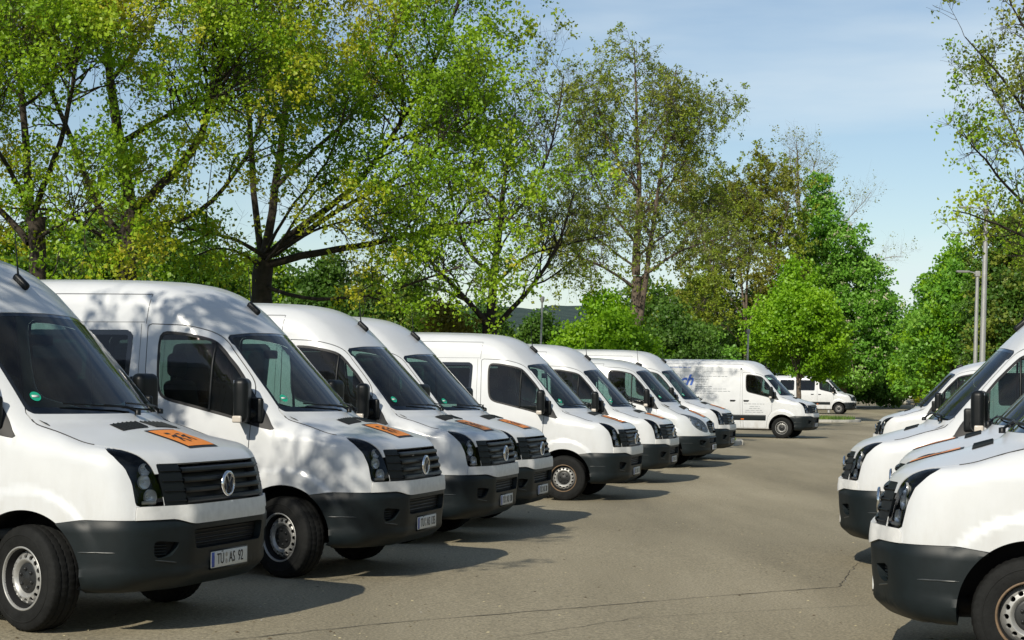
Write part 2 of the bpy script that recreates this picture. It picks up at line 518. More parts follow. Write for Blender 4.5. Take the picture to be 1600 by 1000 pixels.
# ------------------------------------------------------------------ the van body as one implicit surface
REAR = -4.905
AX2 = -3.665
class Body:
    def __init__(s, high=True, nose='a'):
        s.high, s.nose = high, nose
        if nose == 'a':
            hood = [(1.2, .95), (.95, 1.085), (.90, 1.135), (.84, 1.178), (.7, 1.236), (.5, 1.295), (.3, 1.352), (.2, 1.385)]
            s.Fc = pchip([.1, .25, .32, .4, .5, .6, .7, .75, .84, .95, 1.05, 1.12, 1.2, 1.6], [.70, .80, .88, .935, .955, .965, .97, .972, .962, .940, .914, .888, .84, .5])
            s.drop = pchip([0, .3, .46, .50, .54, .62, .72, .82, .9, .96, 1.0, 1.2], [0, .004, .010, .0145, .026, .058, .099, .148, .212, .30, .41, 1.2])
        else:
            hood = [(1.2, .7), (.98, .90), (.92, .99), (.86, 1.05), (.78, 1.10), (.65, 1.165), (.45, 1.25), (.3, 1.325), (.2, 1.375)]
            s.Fc = pchip([.1, .25, .32, .4, .5, .6, .7, .8, .9, 1.0, 1.1, 1.2, 1.6], [.70, .82, .90, .95, .975, .985, .985, .975, .95, .91, .85, .77, .5])
            s.drop = pchip([0, .3, .5, .65, .78, .86, .93, .98, 1.02, 1.2], [0, .02, .06, .12, .21, .29, .39, .50, .6, 1.2])
        ws = [(.17, 1.412), (-.05, 1.645), (-.30, 1.905), (-.50, 2.112)]
        roof = ([(-.60, 2.212), (-.78, 2.38), (-.98, 2.508), (-1.18, 2.572), (-1.45, 2.604), (-1.9, 2.620), (-2.6, 2.628), (-4.6, 2.63), (-5.2, 2.58)] if high else
                [(-.62, 2.195), (-.78, 2.265), (-.98, 2.325), (-1.25, 2.375), (-1.6, 2.40), (-2.2, 2.42), (-4.6, 2.42), (-5.2, 2.37)])
        P = hood + ws + roof
        s.Tc = pchip([p[0] for p in P], [p[1] for p in P])
        s.bow = pchip([-5.2, -2.4, -1.2, -.6, 0, .3, .6, .9, 1.3], [0, 0, .15, .19, .21, .18, .06, 0, 0])
        s.cam = pchip([-5.2, -2, -1.1, -.5, .1, .4, .9, 1.3], [.06, .06, .06, .02, .012, .03, .035, .035])
        zt = [.1, .28, .4, .6, .9, 1.15, 1.4, 1.6, 1.9, 2.11, 2.4, 2.6, 2.9]
        s.Wz = pchip(zt, [.92, .955, .972, .986, .994, .986, .962, .935, .888, .852, .812, .785, .745])
    def side_w(s, x, z):
        w = s.Wz(z)
        for x0 in (0, AX2):
            r = np.hypot(x - x0, z - .37)
            w = w + .020 * (1 - sstep(.535, .60, r))
        lip = np.exp(-((z - .385) / .035) ** 2) * .022 * sstep(.2, .3, x)
        return w + lip
    def g(s, P):
        x, y, z = P[..., 0], np.abs(P[..., 1]), P[..., 2]
        q = (y / .8) ** 2
        xq = x + s.bow(x) * q
        T = s.Tc(xq)
        dT = (s.Tc(xq + .01) - s.Tc(xq - .01)) / .02
        top = (z - (T - s.cam(x) * q - .02 * q * q * (x < -.6))) / np.sqrt(1 + np.minimum(dT * dT, 4))
        side = y - s.side_w(x, z)
        lipf = np.exp(-((z - .385) / .035) ** 2) * .02
        front = (x - (s.Fc(z) + lipf - s.drop(y))) / np.sqrt(1 + (np.clip(y - .5, 0, 1) * 2.2) ** 2)
        k = np.where(x > .2, .11, np.where(x > -.7, .17, .19 if s.high else .17))
        k = .17 - .07 * sstep(.0, .35, x) + .03 * sstep(.7, 1.4, -x)
        a = smax(top, side, k)
        a = smax(a, front, .07)
        a = smax(a, REAR - x, .10)
        return smax(a, .295 - z, .05)
    def root(s, O, D, t0, t1, n=34):
        lo = np.full(O.shape[:-1], t0, float); hi = np.full(O.shape[:-1], t1, float)
        for _ in range(n):
            m = (lo + hi) / 2
            ins = s.g(O + D * m[..., None]) < 0
            lo = np.where(ins, m, lo); hi = np.where(ins, hi, m)
        return O + D * lo[..., None]
    def normal(s, P, e=.004):
        n = np.stack([s.g(P + d) - s.g(P - d) for d in np.eye(3) * e], -1)
        return n / (np.linalg.norm(n, axis=-1, keepdims=True) + 1e-12)
    def side(s, x, z, sg=1):
        x, z = np.broadcast_arrays(np.asarray(x, float), np.asarray(z, float))
        P = s.root(np.stack([x, 0 * x, z], -1), np.broadcast_to([0., 1, 0], x.shape + (3,)), 0, 1.4)
        P[..., 1] *= sg
        return P
    def front(s, y, z):
        y, z = np.broadcast_arrays(np.asarray(y, float), np.asarray(z, float))
        return s.root(np.stack([0 * y - .9, y, z], -1), np.broadcast_to([1., 0, 0], y.shape + (3,)), 0, 2.4)
    def top(s, x, y):
        x, y = np.broadcast_arrays(np.asarray(x, float), np.asarray(y, float))
        return s.root(np.stack([x, y, 0 * x + .6], -1), np.broadcast_to([0., 0, 1], x.shape + (3,)), 0, 2.6)
    def base(s):
        na = 176
        th = np.linspace(-math.pi / 2, 1.5 * math.pi, na, endpoint=False)
        rad = np.stack([0 * th, np.cos(th), np.sin(th)], -1)
        xs = np.concatenate([np.linspace(-4.55, -4.15, 5), np.linspace(-4.08, -3.25, 22), np.linspace(-3.12, -1.75, 12), np.linspace(-1.68, .25, 66)])
        O = [np.stack([np.full(na, x), 0 * th, np.full(na, .85)], -1) for x in xs]
        D = [rad] * len(xs)
        for ph in np.radians(np.linspace(1.8, 90, 48)):
            O.append(np.tile([.25, 0, .85], (na, 1))); D.append(rad * math.cos(ph) + np.array([math.sin(ph), 0, 0]))
        for ph in np.radians(np.linspace(9, 90, 10)):
            O.insert(0, np.tile([-4.55, 0, .85], (na, 1))); D.insert(0, rad * math.cos(ph) - np.array([math.sin(ph), 0, 0]))
        V = s.root(np.array(O), np.array(D), 0, 4.5)
        m = len(O)
        I = np.arange(m * na).reshape(m, na); J = np.roll(I, -1, 1)
        a, b, c, d = I[:-1], J[:-1], J[1:], I[1:]
        T = np.concatenate([np.stack([a, b, c], -1).reshape(-1, 3), np.stack([a, c, d], -1).reshape(-1, 3)])
        V = V.reshape(-1, 3)
        return G(V, T, s.normal(V))

def fillet(P, r, n=4):
    P = np.asarray(P, float); out = []
    r = np.broadcast_to(r, len(P))
    for i, p in enumerate(P):
        a, b = P[i - 1], P[(i + 1) % len(P)]
        ra = min(r[i], np.linalg.norm(a - p) * .48); rb = min(r[i], np.linalg.norm(b - p) * .48)
        A = p + (a - p) / np.linalg.norm(a - p) * ra; B = p + (b - p) / np.linalg.norm(b - p) * rb
        for t in np.linspace(0, 1, n + 1): out.append(A * (1 - t) ** 2 + 2 * p * t * (1 - t) + B * t * t)
    return np.array(out)

WIN_FRONT = chaikin([(-1.337, 2.06), (-1.31, 2.115), (-1.25, 2.127), (-1.05, 2.110), (-.85, 2.072), (-.758, 2.04), (-.664, 1.955), (-.49, 1.785),
    (-.318, 1.55), (-.2, 1.415), (-.13, 1.30), (-.10, 1.272), (-.14, 1.270), (-.33, 1.310), (-.53, 1.367), (-.77, 1.420), (-1.01, 1.473), (-1.185, 1.508), (-1.26, 1.54), (-1.305, 1.60),
    (-1.325, 1.725), (-1.337, 1.937)], 1) * np.array([.938, 1])
DOOR = fillet([(-1.44, 2.19), (-1.05, 2.178), (-.88, 2.145), (-.75, 2.10), (-.664, 2.035), (-.45, 1.80), (-.352, 1.685), (-.322, 1.58), (-.335, 1.30), (-.36, .88), (-.50, .70), (-.545, .33), (-1.36, .33), (-1.41, 1.3)],
    [.03, .1, .1, .1, .1, .1, .08, .08, .1, .06, .1, .03, .03, .2]) * np.array([.95, 1])
HEADL = np.array([(.40, 1.292), (.47, 1.252), (.53, 1.222), (.61, 1.172), (.69, 1.095), (.735, .997), (.763, .869), (.768, .845), (1.05, .845), (1.05, 1.0), (1.0, 1.2), (.80, 1.4), (.40, 1.4)])
YH = pchip([-.2, -.03, .25, .42, .52, .62, .72, .80, .87, 1.1], [.835, .838, .850, .856, .845, .815, .775, .738, .705, .70])

def mk_wheel():
    """outer face towards +Y, centre at the origin"""
    Rr = .352
    prof = [(-.112, .205), (-.120, .225), (-.122, .27), (-.118, .31), (-.106, .336), (-.094, .346), (-.062, .351), (-.060, .343), (-.050, .343), (-.048, .352),
            (-.004, Rr), (-.002, .343), (.008, .343), (.010, Rr), (.048, .352), (.050, .343), (.060, .343), (.062, .351), (.094, .346), (.106, .336), (.118, .31), (.122, .27), (.120, .225), (.112, .205)]
    n = 132
    t = lathe(prof, n)
    V = t.V.reshape(len(prof), n, 3)
    for i, (a, r) in enumerate(prof):                       # cut the shoulder and the ribs into blocks
        if r > .33 and r not in (.343,):
            ph = (0 if a < 0 else 1) + (1 if abs(a) > .07 else 0)
            low = ((np.arange(n) + ph) % 3 == 0)
            k = 1 - np.where(low, .0045 / .35, 0)
            V[i, :, 0] *= k; V[i, :, 2] *= k
    tyre = smooth_normals(G(V.reshape(-1, 3), t.F))
    # raised rib on the side wall
    rib = lathe([(.121, .292), (.1245, .289), (.1245, .284), (.1215, .281)], 64)
    tyre = cat(tyre, rib)
    lip = lathe([(.100, .196), (.116, .199), (.118, .206), (.114, .213), (.105, .215), (.100, .212)], 64)
    well = lathe([(.104, .197), (.06, .19), (.03, .184), (-.09, .186), (-.1, .2)], 48)
    # disc with round holes
    na, rr = 192, np.concatenate([np.linspace(.100, .118, 3), np.linspace(.124, .166, 12), [.172, .180, .187]])
    ax = np.interp(rr, [.100, .112, .124, .150, .166, .180, .187], [.060, .078, .086, .080, .064, .045, .030])
    th = np.linspace(0, 2 * math.pi, na, endpoint=False)
    V = np.stack([rr[:, None] * np.cos(th), np.repeat(ax[:, None], na, 1), rr[:, None] * np.sin(th)], -1).reshape(-1, 3)
    I = np.arange(len(rr) * na).reshape(len(rr), na); J = np.roll(I, -1, 1)
    T = np.concatenate([np.stack([I[:-1], J[1:], I[1:]], -1).reshape(-1, 3), np.stack([I[:-1], J[:-1], J[1:]], -1).reshape(-1, 3)])
    T = T[:, ::-1]
    d = smooth_normals(G(V, T))
    if d.N[:, 1].mean() < 0: d.F = [f[:, ::-1] for f in d.F]; smooth_normals(d)
    hole = np.full(len(V), 1.)
    for k in range(16):
        a = 2 * math.pi * k / 16
        hole = np.minimum(hole, np.hypot(V[:, 0] - .1475 * math.cos(a), V[:, 2] - .1475 * math.sin(a)) - .0165)
    disc = rim(clip(d, hole, False), .012)
    cap = lathe([(.060, .100), (.066, .098), (.070, .085), (.072, .045), (.080, .040), (.082, .0)], 40)
    nuts = [lathe([(.070, .011), (.086, .011), (.088, .0)], 6).move((.062 * math.cos(a), 0, .062 * math.sin(a))) for a in np.arange(6) * math.pi / 3]
    drum = lathe([(.02, .0), (.02, .178), (-.06, .178)], 40)
    return dict(tyre=tyre, rim_lip=lip, rim_disc=disc, hub_cap=cat(cap, *nuts), well=cat(well, drum))

def stroke2(pts, w):
    """polyline in 2-D as a list of quads (with mitred joints)"""
    P = np.asarray(pts, float)
    t = np.gradient(P, axis=0); t /= np.linalg.norm(t, axis=1, keepdims=True)
    n = np.stack([-t[:, 1], t[:, 0]], -1) * w / 2
    return P + n, P - n

class Kit:
    """meshes of one kind of van, ready to be instanced"""
    def __init__(s): s.items = []
    def add(s, name, g, material, parent=None, loc=None, rot=None, mesh=None, label=None):
        me = mesh or (to_mesh(name, g, material) if g is not None else None)
        s.items.append(dict(name=name, mesh=me, parent=parent, loc=loc, rot=rot, label=label))
        return len(s.items) - 1

WH = mk_wheel()
WH_ME = dict(wheel=to_mesh('wheel', WH['well'], M_DARK), tyre=to_mesh('tyre', WH['tyre'], M_TYRE), rim=to_mesh('rim', WH['rim_disc'], M_STEEL),
             rim_edge=to_mesh('rim_edge', WH['rim_lip'], M_STEEL), hub_cap=to_mesh('hub_cap', WH['hub_cap'], M_CAP))

def make_kit(high=True, nose='a', windows=True, paint=M_WHITE, detail=True):
    b = Body(high, nose)
    K = Kit(); K.body = b
    M = b.base()
    def xyz(): return M.V[:, 0], M.V[:, 1], M.V[:, 2]
    x, y, z = xyz()
    ar = np.minimum(np.hypot(x, z - .37), np.hypot(x - AX2, z - .37)) - .435
    M = clip(M, np.where(np.abs(y) > .5, ar, 1), False)
    # windscreen
    x, y, z = xyz()
    WS = fillet([(-.825, 1.432), (.825, 1.432), (.785, 1.70), (.722, 2.092), (.45, 2.122), (0, 2.132), (-.45, 2.122), (-.722, 2.092), (-.785, 1.70)], [.04, .04, .1, .04, .1, .1, .1, .04, .1])
    f = np.where((x > -1.0) & (z > 1.3), sd_poly(M.V[:, 1:], WS), 1)
    ws = clip(M, f); M = clip(M, f - .003, False)
    fi = sd_poly(ws.V[:, 1:], WS) + .022 + .045 * (1 - sstep(1.44, 1.50, ws.V[:, 2]))
    glass = clip(ws, fi); frit = clip(ws, fi, False)
    K.add('windshield', offset(glass, -.003), M_WS)
    K.add('windshield_border', offset(frit, -.002), M_GLOSSB)
    # bumper, strip, grille, headlights
    x, y, z = xyz(); ay = np.abs(y)
    if nose == 'a':
        zt = .752 - .036 * (1 - sstep(.47, .66, ay)); zt = np.where(x < .43, .728 + (x - .27) * .15, zt)
    else:
        zt = .70 + 0 * x; zt = np.where(x < .43, .69 + (x - .27) * .06, zt)
    f = np.where((x > .15) & (z < .95), z - zt, 1)
    bump = clip(M, f); M = clip(M, f - .003, False)
    lamps = []
    if nose == 'a':
        x, y, z = xyz()
        f = np.where(x > .55, np.maximum(z - .841, .768 - x), 1)
        st = clip(M, f); M = clip(M, f - .002, False)
        stc = st.copy(); push = .012 + .018 * (1 - sstep(.50, .62, np.abs(st.V[:, 1])))
        st = smooth_normals(offset(st, push)); K.add('front_strip', rim(st, .04), M_STRIP if detail else paint)
        x, y, z = xyz(); ay = np.abs(y)
        f = np.where(x > .6, np.maximum(np.maximum(.838 - z, z - 1.112), ay - .700), 1)
        gr = clip(M, f); M = clip(M, f - .003, False)
        for sg in (1, -1):
            x, y, z = xyz()
            f = np.where((y * sg > .5) & (x > .3) & (z > .8), np.maximum(sd_poly(M.V[:, [0, 2]], HEADL), np.maximum(.703, YH(x)) + .001 - y * sg), 1)
            lamps.append(clip(M, f)); M = clip(M, f - .003, False)
    else:
        x, y, z = xyz()
        GR = fillet([(-.40, .76), (.40, .76), (.47, .90), (.43, 1.0), (0, 1.035), (-.43, 1.0), (-.47, .90)], .08)
        f = np.where(x > .6, sd_poly(M.V[:, 1:], GR), 1)
        gr = clip(M, f); M = clip(M, f - .002, False)
        HS = chaikin([(.46, .80), (.50, .94), (.60, 1.06), (.78, 1.185), (.865, 1.20), (.875, 1.12), (.88, .98), (.82, .86), (.68, .79), (.55, .775)], 2)
        for sg in (1, -1):
            x, y, z = xyz()
            f = np.where((y * sg > .3) & (x > .35), sd_poly(np.stack([y * sg, z], -1), HS), 1)
            lamps.append(clip(M, f)); M = clip(M, f - .002, False)
    # bonnet
    x, y, z = xyz(); ay = np.abs(y)
    f = np.where((x > -.2) & (z > .9), np.maximum(ay - YH(x), -.12 - x), 1)
    hood = clip(M, f + .0045); M = clip(M, f - .0045, False)
    if nose == 'a': hood = clip(hood, 1.05 - hood.V[:, 2])
    i_hood = K.add('hood', rim(hood, .02), paint)
    for sg in (1, -1):
        xx = np.linspace(-.06, .43 if nose == 'a' else .60, 22); P = b.top(xx, sg * YH(xx))
        K.add('hood_seam_line', tube(P + b.normal(P) * .0005, .0042, 6), M_RUB, i_hood)  # dark line laid over the hood gap in place of its shade
    # windows and doors
    for sg in (1, -1):
        x, y, z = xyz()
        f = np.where((y * sg > .5) & (x < .1) & (z > 1.2) & (x > -1.45), sd_poly(M.V[:, [0, 2]], WIN_FRONT), 1)
        wn_ = clip(M, f); M = clip(M, f - .001, False)
        x, y, z = xyz()
        f = np.where((y * sg > .4) & (x < .1) & (x > -1.6), sd_poly(M.V[:, [0, 2]], DOOR), 1)
        o_ = clip(M, f - .014); df = np.where((o_.V[:, 1] * sg > .4) & (o_.V[:, 0] < .1) & (o_.V[:, 0] > -1.6), sd_poly(o_.V[:, [0, 2]], DOOR), 1)
        band = clip(o_, df + .014, False)
        door = clip(M, f + .004); M = clip(M, f - .004, False)
        i_d = K.add('door', rim(door, .025), paint)
        K.add('door_seam_band', offset(band, -.008), M_RUB, i_d)  # dark band set behind the door gap so it reads shaded
        fi = np.maximum(sd_poly(wn_.V[:, [0, 2]], WIN_FRONT) + .024, wn_.V[:, 0] + .44)
        K.add('door_window', offset(clip(wn_, fi), -.006), M_SG, i_d)
        K.add('window_seal', offset(clip(wn_, fi, False), -.001), M_RUB, i_d)
        # divider bar of the door window
        zz = np.linspace(1.43, 2.03, 12)
        P = b.side(-.715 + 0 * zz, zz, sg)
        K.add('window_divider', tube(P, .013, 6), M_BLACK, i_d)
        P = b.side(np.array([-1.20]), np.array([1.245]), sg)[0]
        K.add('door_handle', cat(rbox(P + np.array([0, sg * .016, .004]), (.19, .03, .028), .012, 3), rbox(P + np.array([-.01, sg * .001, -.014]), (.16, .012, .06), .006, 2)), M_BLACK, i_d)
        # mirror: housing, arm and mirror glass
        mx = np.array([-.345, sg * 1.085, 1.525])
        hs = rbox((0, 0, 0), (.13, .225, .385), .055, 5).rot('Z', sg * R(-12)).move(mx)
        i_m = K.add('door_mirror', hs, M_BLACK, i_d)
        a0 = b.side(np.array([-.27]), np.array([1.40]), sg)[0]
        K.add('mirror_arm', cat(tube([a0 - (0, sg * .03, 0), mx + (.01, -sg * .08, -.10)], [.055, .045], 10), rbox(b.side(np.array([-.27]), np.array([1.41]), sg)[0] + np.array([.0, sg * .012, .03]), (.13, .05, .22), .024, 3)), M_BLACK, i_m)
        K.add('mirror_glass', rbox((0, 0, 0), (.004, .20, .34), .002, 2).rot('Z', sg * R(-12)).move(mx + (-.066, -sg * .014, 0)), M_CHROME, i_m)
        K.add('turn_signal', rbox(mx + (.0, sg * .108, -.16), (.085, .035, .06), .014, 3), mat('clear_lamp', (.55, .50, .44), .2), i_m)
    if windows:
        for sg in (1, -1):
            for xa, xb in ((-1.50, -2.66), (-2.80, -3.70), (-3.82, -4.72)):
                W = fillet([(xa, 2.135), (xa - .02, 1.475), (xb, 1.475), (xb, 2.135)], .075)
                x, y, z = xyz()
                f = np.where((y * sg > .4) & (z > 1.2) & (z < 2.4) & (x > REAR + .1), sd_poly(M.V[:, [0, 2]], W), 1)
                w_ = clip(M, f); M = clip(M, f - .001, False)
                fi = sd_poly(w_.V[:, [0, 2]], W) + .045
                i_w = K.add('side_window', offset(clip(w_, fi), .001), M_PG)
                K.add('window_border', offset(clip(w_, fi, False), .002), M_GLOSSB, i_w)
    # lining, then the painted shell
    lin = clip(M, np.maximum(.75 - M.V[:, 2], M.V[:, 0] - .05))
    K.add('interior_lining', offset(lin, -.03), M_INT)
    K.add('body', rim(M, .022), paint)
    # bumper
    nrm = np.where(nose == 'a', .752, .70)
    zb = bump.V[:, 2]
    bump = smooth_normals(offset(bump, .020 * sstep(.0, .045, np.maximum(zt.max() - zb, 0))))
    yb, zb, xb = np.abs(bump.V[:, 1]), bump.V[:, 2], bump.V[:, 0]
    ct = .68 if nose == 'a' else .66
    INT = fillet([(-.46, .545), (.46, .545), (.49, ct), (-.49, ct)], .03)
    f1 = np.where(xb > .7, sd_poly(bump.V[:, 1:], INT), 1)
    FOG = fillet([(.60, .60), (.80, .62), (.79, .505), (.72, .500), (.655, .515)], .03)
    f2 = np.where(xb > .55, sd_poly(np.stack([yb, zb], -1), FOG), 1)
    fh = np.minimum(f1, f2)
    hole = clip(bump, fh)
    i_b = K.add('bumper', rim(clip(bump, fh, False), .05), M_PLAST)
    K.add('bumper_recess', offset(hole, -.055), M_DARK, i_b)
    for zz in (.575, .605, .635, .660):
        yy = np.linspace(-.44, .44, 15); P = b.front(yy, zz + 0 * yy); P[:, 0] -= .035
        K.add('intake_bar', tube(P, .0075, 5), M_BLACK, i_b)
    for sg in (1, -1):
        for zz in (.525, .545, .565, .585):
            yy = np.linspace(.675, .775, 5) * sg; P = b.front(yy, zz + 0 * yy); P[:, 0] -= .012
            K.add('vent_bar', tube(P, .006, 5), M_PLAST, i_b)
        xx = np.linspace(.42, .66, 9); P = b.side(xx, .548 + 0 * xx, sg); P = P + b.normal(P) * .020
        K.add('bumper_ridge', tube(P, np.array([.001] + [.006] * 7 + [.001]), 5), mat('bumper_ridge_highlight', (.035, .04, .042), .3), i_b)  # paler colour paints the highlight along the bumper's side crease
        yy = np.linspace(.60, .78, 7) * sg; P = b.front(yy, np.linspace(.468, .495, 7)); P = P + b.normal(P) * .018
        K.add('bumper_ridge', tube(P, np.array([.001] + [.006] * 5 + [.001]), 5), mat('bumper_ridge_highlight', (.035, .04, .042), .3), i_b)  # same painted highlight on the front crease
    # grille
    if nose == 'a':
        ay = np.abs(gr.V[:, 1])
        cen = clip(gr, ay - .525); fl = clip(gr, ay - .525, False)
        i_g = K.add('grille', cat(offset(cen, -.06), rim(offset(fl, -.004), .06)), M_BLACK)
        for k, zz in enumerate((.872, .937, 1.002, 1.067)):
            yy = np.linspace(-.525, .525, 31); P = b.front(yy, zz + 0 * yy)
            sec = np.array([(-.06, .012), (-.012, .021), (.006, .012), (.010, -.004), (.004, -.016), (-.03, -.019), (-.06, -.014)])
            V = P[:, None] + np.stack([np.repeat(sec[None, :, 0], len(P), 0), np.zeros((len(P), len(sec))), np.repeat(sec[None, :, 1], len(P), 0)], -1)
            m, n = len(P), len(sec); I = np.arange(m * n).reshape(m, n)
            F = np.stack([I[:-1, :-1], I[:-1, 1:], I[1:, 1:], I[1:, :-1]], -1).reshape(-1, 4)
            K.add('grille_slat', flat(G(V.reshape(-1, 3), F)), M_BLACK, i_g)
            for sg in (1, -1):
                yy = np.linspace(.53, .685, 9) * sg; P = b.front(yy, zz + 0 * yy)
                K.add('grille_fin', tube(P + np.array([.002, 0, 0]), .006, 5), M_BLACK, i_g)
        # round badge: ring with a V over a W
        ex = float(b.front(0., .958)[0]) + .022
        i_e = K.add('emblem', cat(lathe([(0, .070), (.012, .068), (.016, .077), (.012, .087), (0, .089)], 40, 'X').move((ex - .004, 0, .958)), lathe([(0, .0), (0, .074)], 40, 'X').move((ex - .002, 0, .958))), [M_CHROME])
        def badge(pts, w=.0165):
            A, B = stroke2(pts, w)
            T_ = lambda Q, d: np.stack([np.full(len(Q), ex + d), Q[:, 0], .958 + Q[:, 1]], -1)
            a, b_, c, d = T_(A, .010), T_(B, .010), T_(A, 0), T_(B, 0)
            return flat(cat(strip(a, b_), strip(b_, d), strip(c, a)))
        up = [(-.034, .064), (.0, .008), (.034, .064)]
        lo = [(-.062, .036), (-.031, -.060), (0., -.004), (.031, -.060), (.062, .036)]
        K.add('emblem_letters', cat(badge(up), badge(lo)), M_CHROME, i_e)
        K.items[i_e]['mesh'].materials[0] = M_CHROME
        disc_i = K.add('emblem_ground', lathe([(.002, .0), (.002, .073)], 40, 'X').move((ex - .001, 0, .958)), M_BLACK, i_e)
    else:
        i_g = K.add('grille', rim(offset(gr, -.05), -.06), M_BLACK)
        for zz in (.815, .865, .915, .965):
            yy = np.linspace(-.41, .41, 21); P = b.front(yy, zz + 0 * yy); P[:, 0] -= .01
            K.add('grille_slat', tube(P, .013, 6), M_PLAST, i_g)
        ex = float(b.front(0., .90)[0]) + .02
        i_e = K.add('emblem', lathe([(-.006, .079), (.004, .077), (.008, .084), (.004, .091), (-.006, .092)], 40, 'X').move((ex, 0, .90)), M_CHROME)
        rays = []
        for k in range(3):
            a = math.pi / 2 + k * 2 * math.pi / 3
            tip = np.array([ex, .08 * math.cos(a), .90 + .08 * math.sin(a)]); n_ = np.array([0, -math.sin(a), math.cos(a)]) * .012
            c0 = np.array([ex + .012, 0, .90]); bs = np.array([ex, 0, .90])
            rays.append(G([bs + n_, tip, c0, bs - n_], [np.array([(0, 2, 1), (3, 1, 2)])]))
        K.add('emblem_star', flat(cat(*rays)), M_CHROME, i_e)
    # headlights
    for sg, lp in zip((1, -1), lamps):
        i_h = K.add('headlight', offset(lp, -.002), M_LENS)
        inner = offset(lp, -.075)
        sides = rim(offset(lp, -.004), .075); 
        K.add('lamp_housing', cat(inner, G(sides.V[len(lp.V):], [f - len(lp.V) for f in sides.F[1:]], sides.N[len(lp.V):])), M_BLACK if nose == 'a' else mat('bright_lamp_bowl', (.74, .75, .76), .3, metal=.15), i_h)
        spots = ([(.775, .905, .048), (.80, 1.005, .044), (.775, 1.085, .040)] if nose == 'a' else [(.60, .90, .055), (.72, .98, .06), (.81, 1.10, .035)])
        for yy, zz, rr in spots:
            P = b.front(yy * sg, zz); n_ = b.normal(P) * np.array([1, 1, .3]) + np.array([.4, 0, 0]); n_ /= np.linalg.norm(n_)
            q = Vector(n_).to_track_quat('Y', 'Z').to_matrix()
            cup = lathe([(-.035, .004), (-.030, rr * .55), (-.012, rr * .9), (.0, rr), (.004, rr * 1.06), (-.01, rr * 1.1)], 28)
            bulb = lathe([(-.03, .010), (-.006, .010), (.002, .0)], 12)
            cup = cat(cup, bulb).mat3(np.array(q)).move(P - b.normal(P) * .03)
            K.add('reflector', cup, M_REFL, i_h)
        if nose == 'a':
            P = b.front(.83 * sg, .885); n_ = b.normal(P)
            P2 = b.front(np.array([.755, .80, .845]) * sg, np.array([.868] * 3)); 
            K.add('indicator_bulb', tube(P2 - b.normal(P2) * .02, .012, 8), mat('clear_lamp', (.55, .50, .44), .2), i_h)
    # hood details: two vents, orange school sign
    def hoodpatch(x0, x1, ya, yb, lift, n=8, skew=0.0):
        u = np.linspace(0, 1, n)
        X, U = np.meshgrid(x0 + (x1 - x0) * u, u, indexing='ij')
        Y = ya + (yb - ya) * U + np.sign(ya + yb) * skew * ((X - x0) / (x1 - x0)) * (1 if ya + yb else 0)
        P = b.top(X, Y); Nn = b.normal(P)
        I = np.arange(n * n).reshape(n, n)
        F = np.stack([I[:-1, :-1], I[1:, :-1], I[1:, 1:], I[:-1, 1:]], -1).reshape(-1, 4)
        return G((P + Nn * lift).reshape(-1, 3), F, Nn.reshape(-1, 3))
    for sg in (1, -1):
        ya, yb = sorted((.025 * sg, .36 * sg))
        i_v = K.add('hood_vent', hoodpatch(.235, .365, ya, yb, .003, 6, .03), M_DARK, i_hood)
        for k in range(6):
            yy = (.035 + .056 * k) * sg
            xx = np.linspace(.24, .36, 5); P = b.top(xx, yy + sg * .03 * (xx - .235) / .13)
            K.add('vent_slat', tube(P + np.array([0, 0, .005]), .006, 4), M_PLAST, i_v)
    K.sign = None
    if nose in 'ab':
        xc, yc, wx, wy = .60, -.02, .18, .20
        i_s = K.add('school_sign', hoodpatch(xc - wx, xc + wx, yc - wy, yc + wy, .004, 10), M_INK, i_hood)
        K.add('sign_face', hoodpatch(xc - wx + .022, xc + wx - .022, yc - wy + .018, yc + wy - .018, .0065, 10), M_ORANGE, i_s)
        def ink(pts, w):
            A, B = stroke2(chaikin(pts, 1, False), w)
            up_ = np.array([0, 0, .009])
            return strip(b.top(A[:, 0], A[:, 1]) + up_, b.top(B[:, 0], B[:, 1]) + up_)
        def q(u, v): return (xc - (v - .5) * 2 * (wx - .03), yc + (u - .5) * 2 * (wy - .03))
        for u0, k in ((.34, 1.0), (.68, .8)):
            fig = []
            t = lambda du, v: q(u0 + du * k, .5 + (v - .5) * k)
            fig += [ink([t(0, .62), t(.02, .42)], .045 * k), ink([t(0, .60), t(-.10, .56), t(-.15, .47)], .016), ink([t(.02, .60), t(.12, .60), t(.16, .68)], .016),
                    ink([t(.02, .43), t(-.07, .36), t(-.12, .22)], .022 * k), ink([t(.02, .43), t(.10, .34), t(.08, .18)], .022 * k), ink([t(-.02, .70), t(-.02, .80)], .055 * k)]
            K.add('sign_figure', flat(cat(*fig)), M_INK, i_s)
    # wipers
    for y0, y1 in ((.10, -.56), (.70, .06)):
        yy = np.linspace(y0, y1, 9); zz = np.linspace(1.452, 1.486, 9)
        P = b.front(yy, zz); P = P + b.normal(P) * .022
        piv = b.front(y0, 1.425) + np.array([.03, 0, .012])
        K.add('wiper', cat(tube(P, .007, 6), tube([piv, P[1] + (0, 0, .004), P[4] + (.005, 0, .008)], [.011, .008, .006], 6), lathe([(-.02, .022), (.015, .022), (.02, .0)], 12, 'Z').move(piv)), M_BLACK)
    # roof aerial
    xa = -.74
    P0 = b.top(np.array([xa - .10, xa, xa + .10]), np.zeros(3))
    sl = math.atan2(P0[2, 2] - P0[0, 2], .20)
    K.add('roof_aerial', cat(rbox((0, 0, .02), (.15, .055, .06), .026, 4).rot('Y', -sl).move(P0[1]), tube([P0[1] + (-.01, 0, .03), P0[1] + (-.02, 0, .12), P0[1] + (-.05, 0, .42)], [.011, .006, .0025], 6)), M_BLACK)
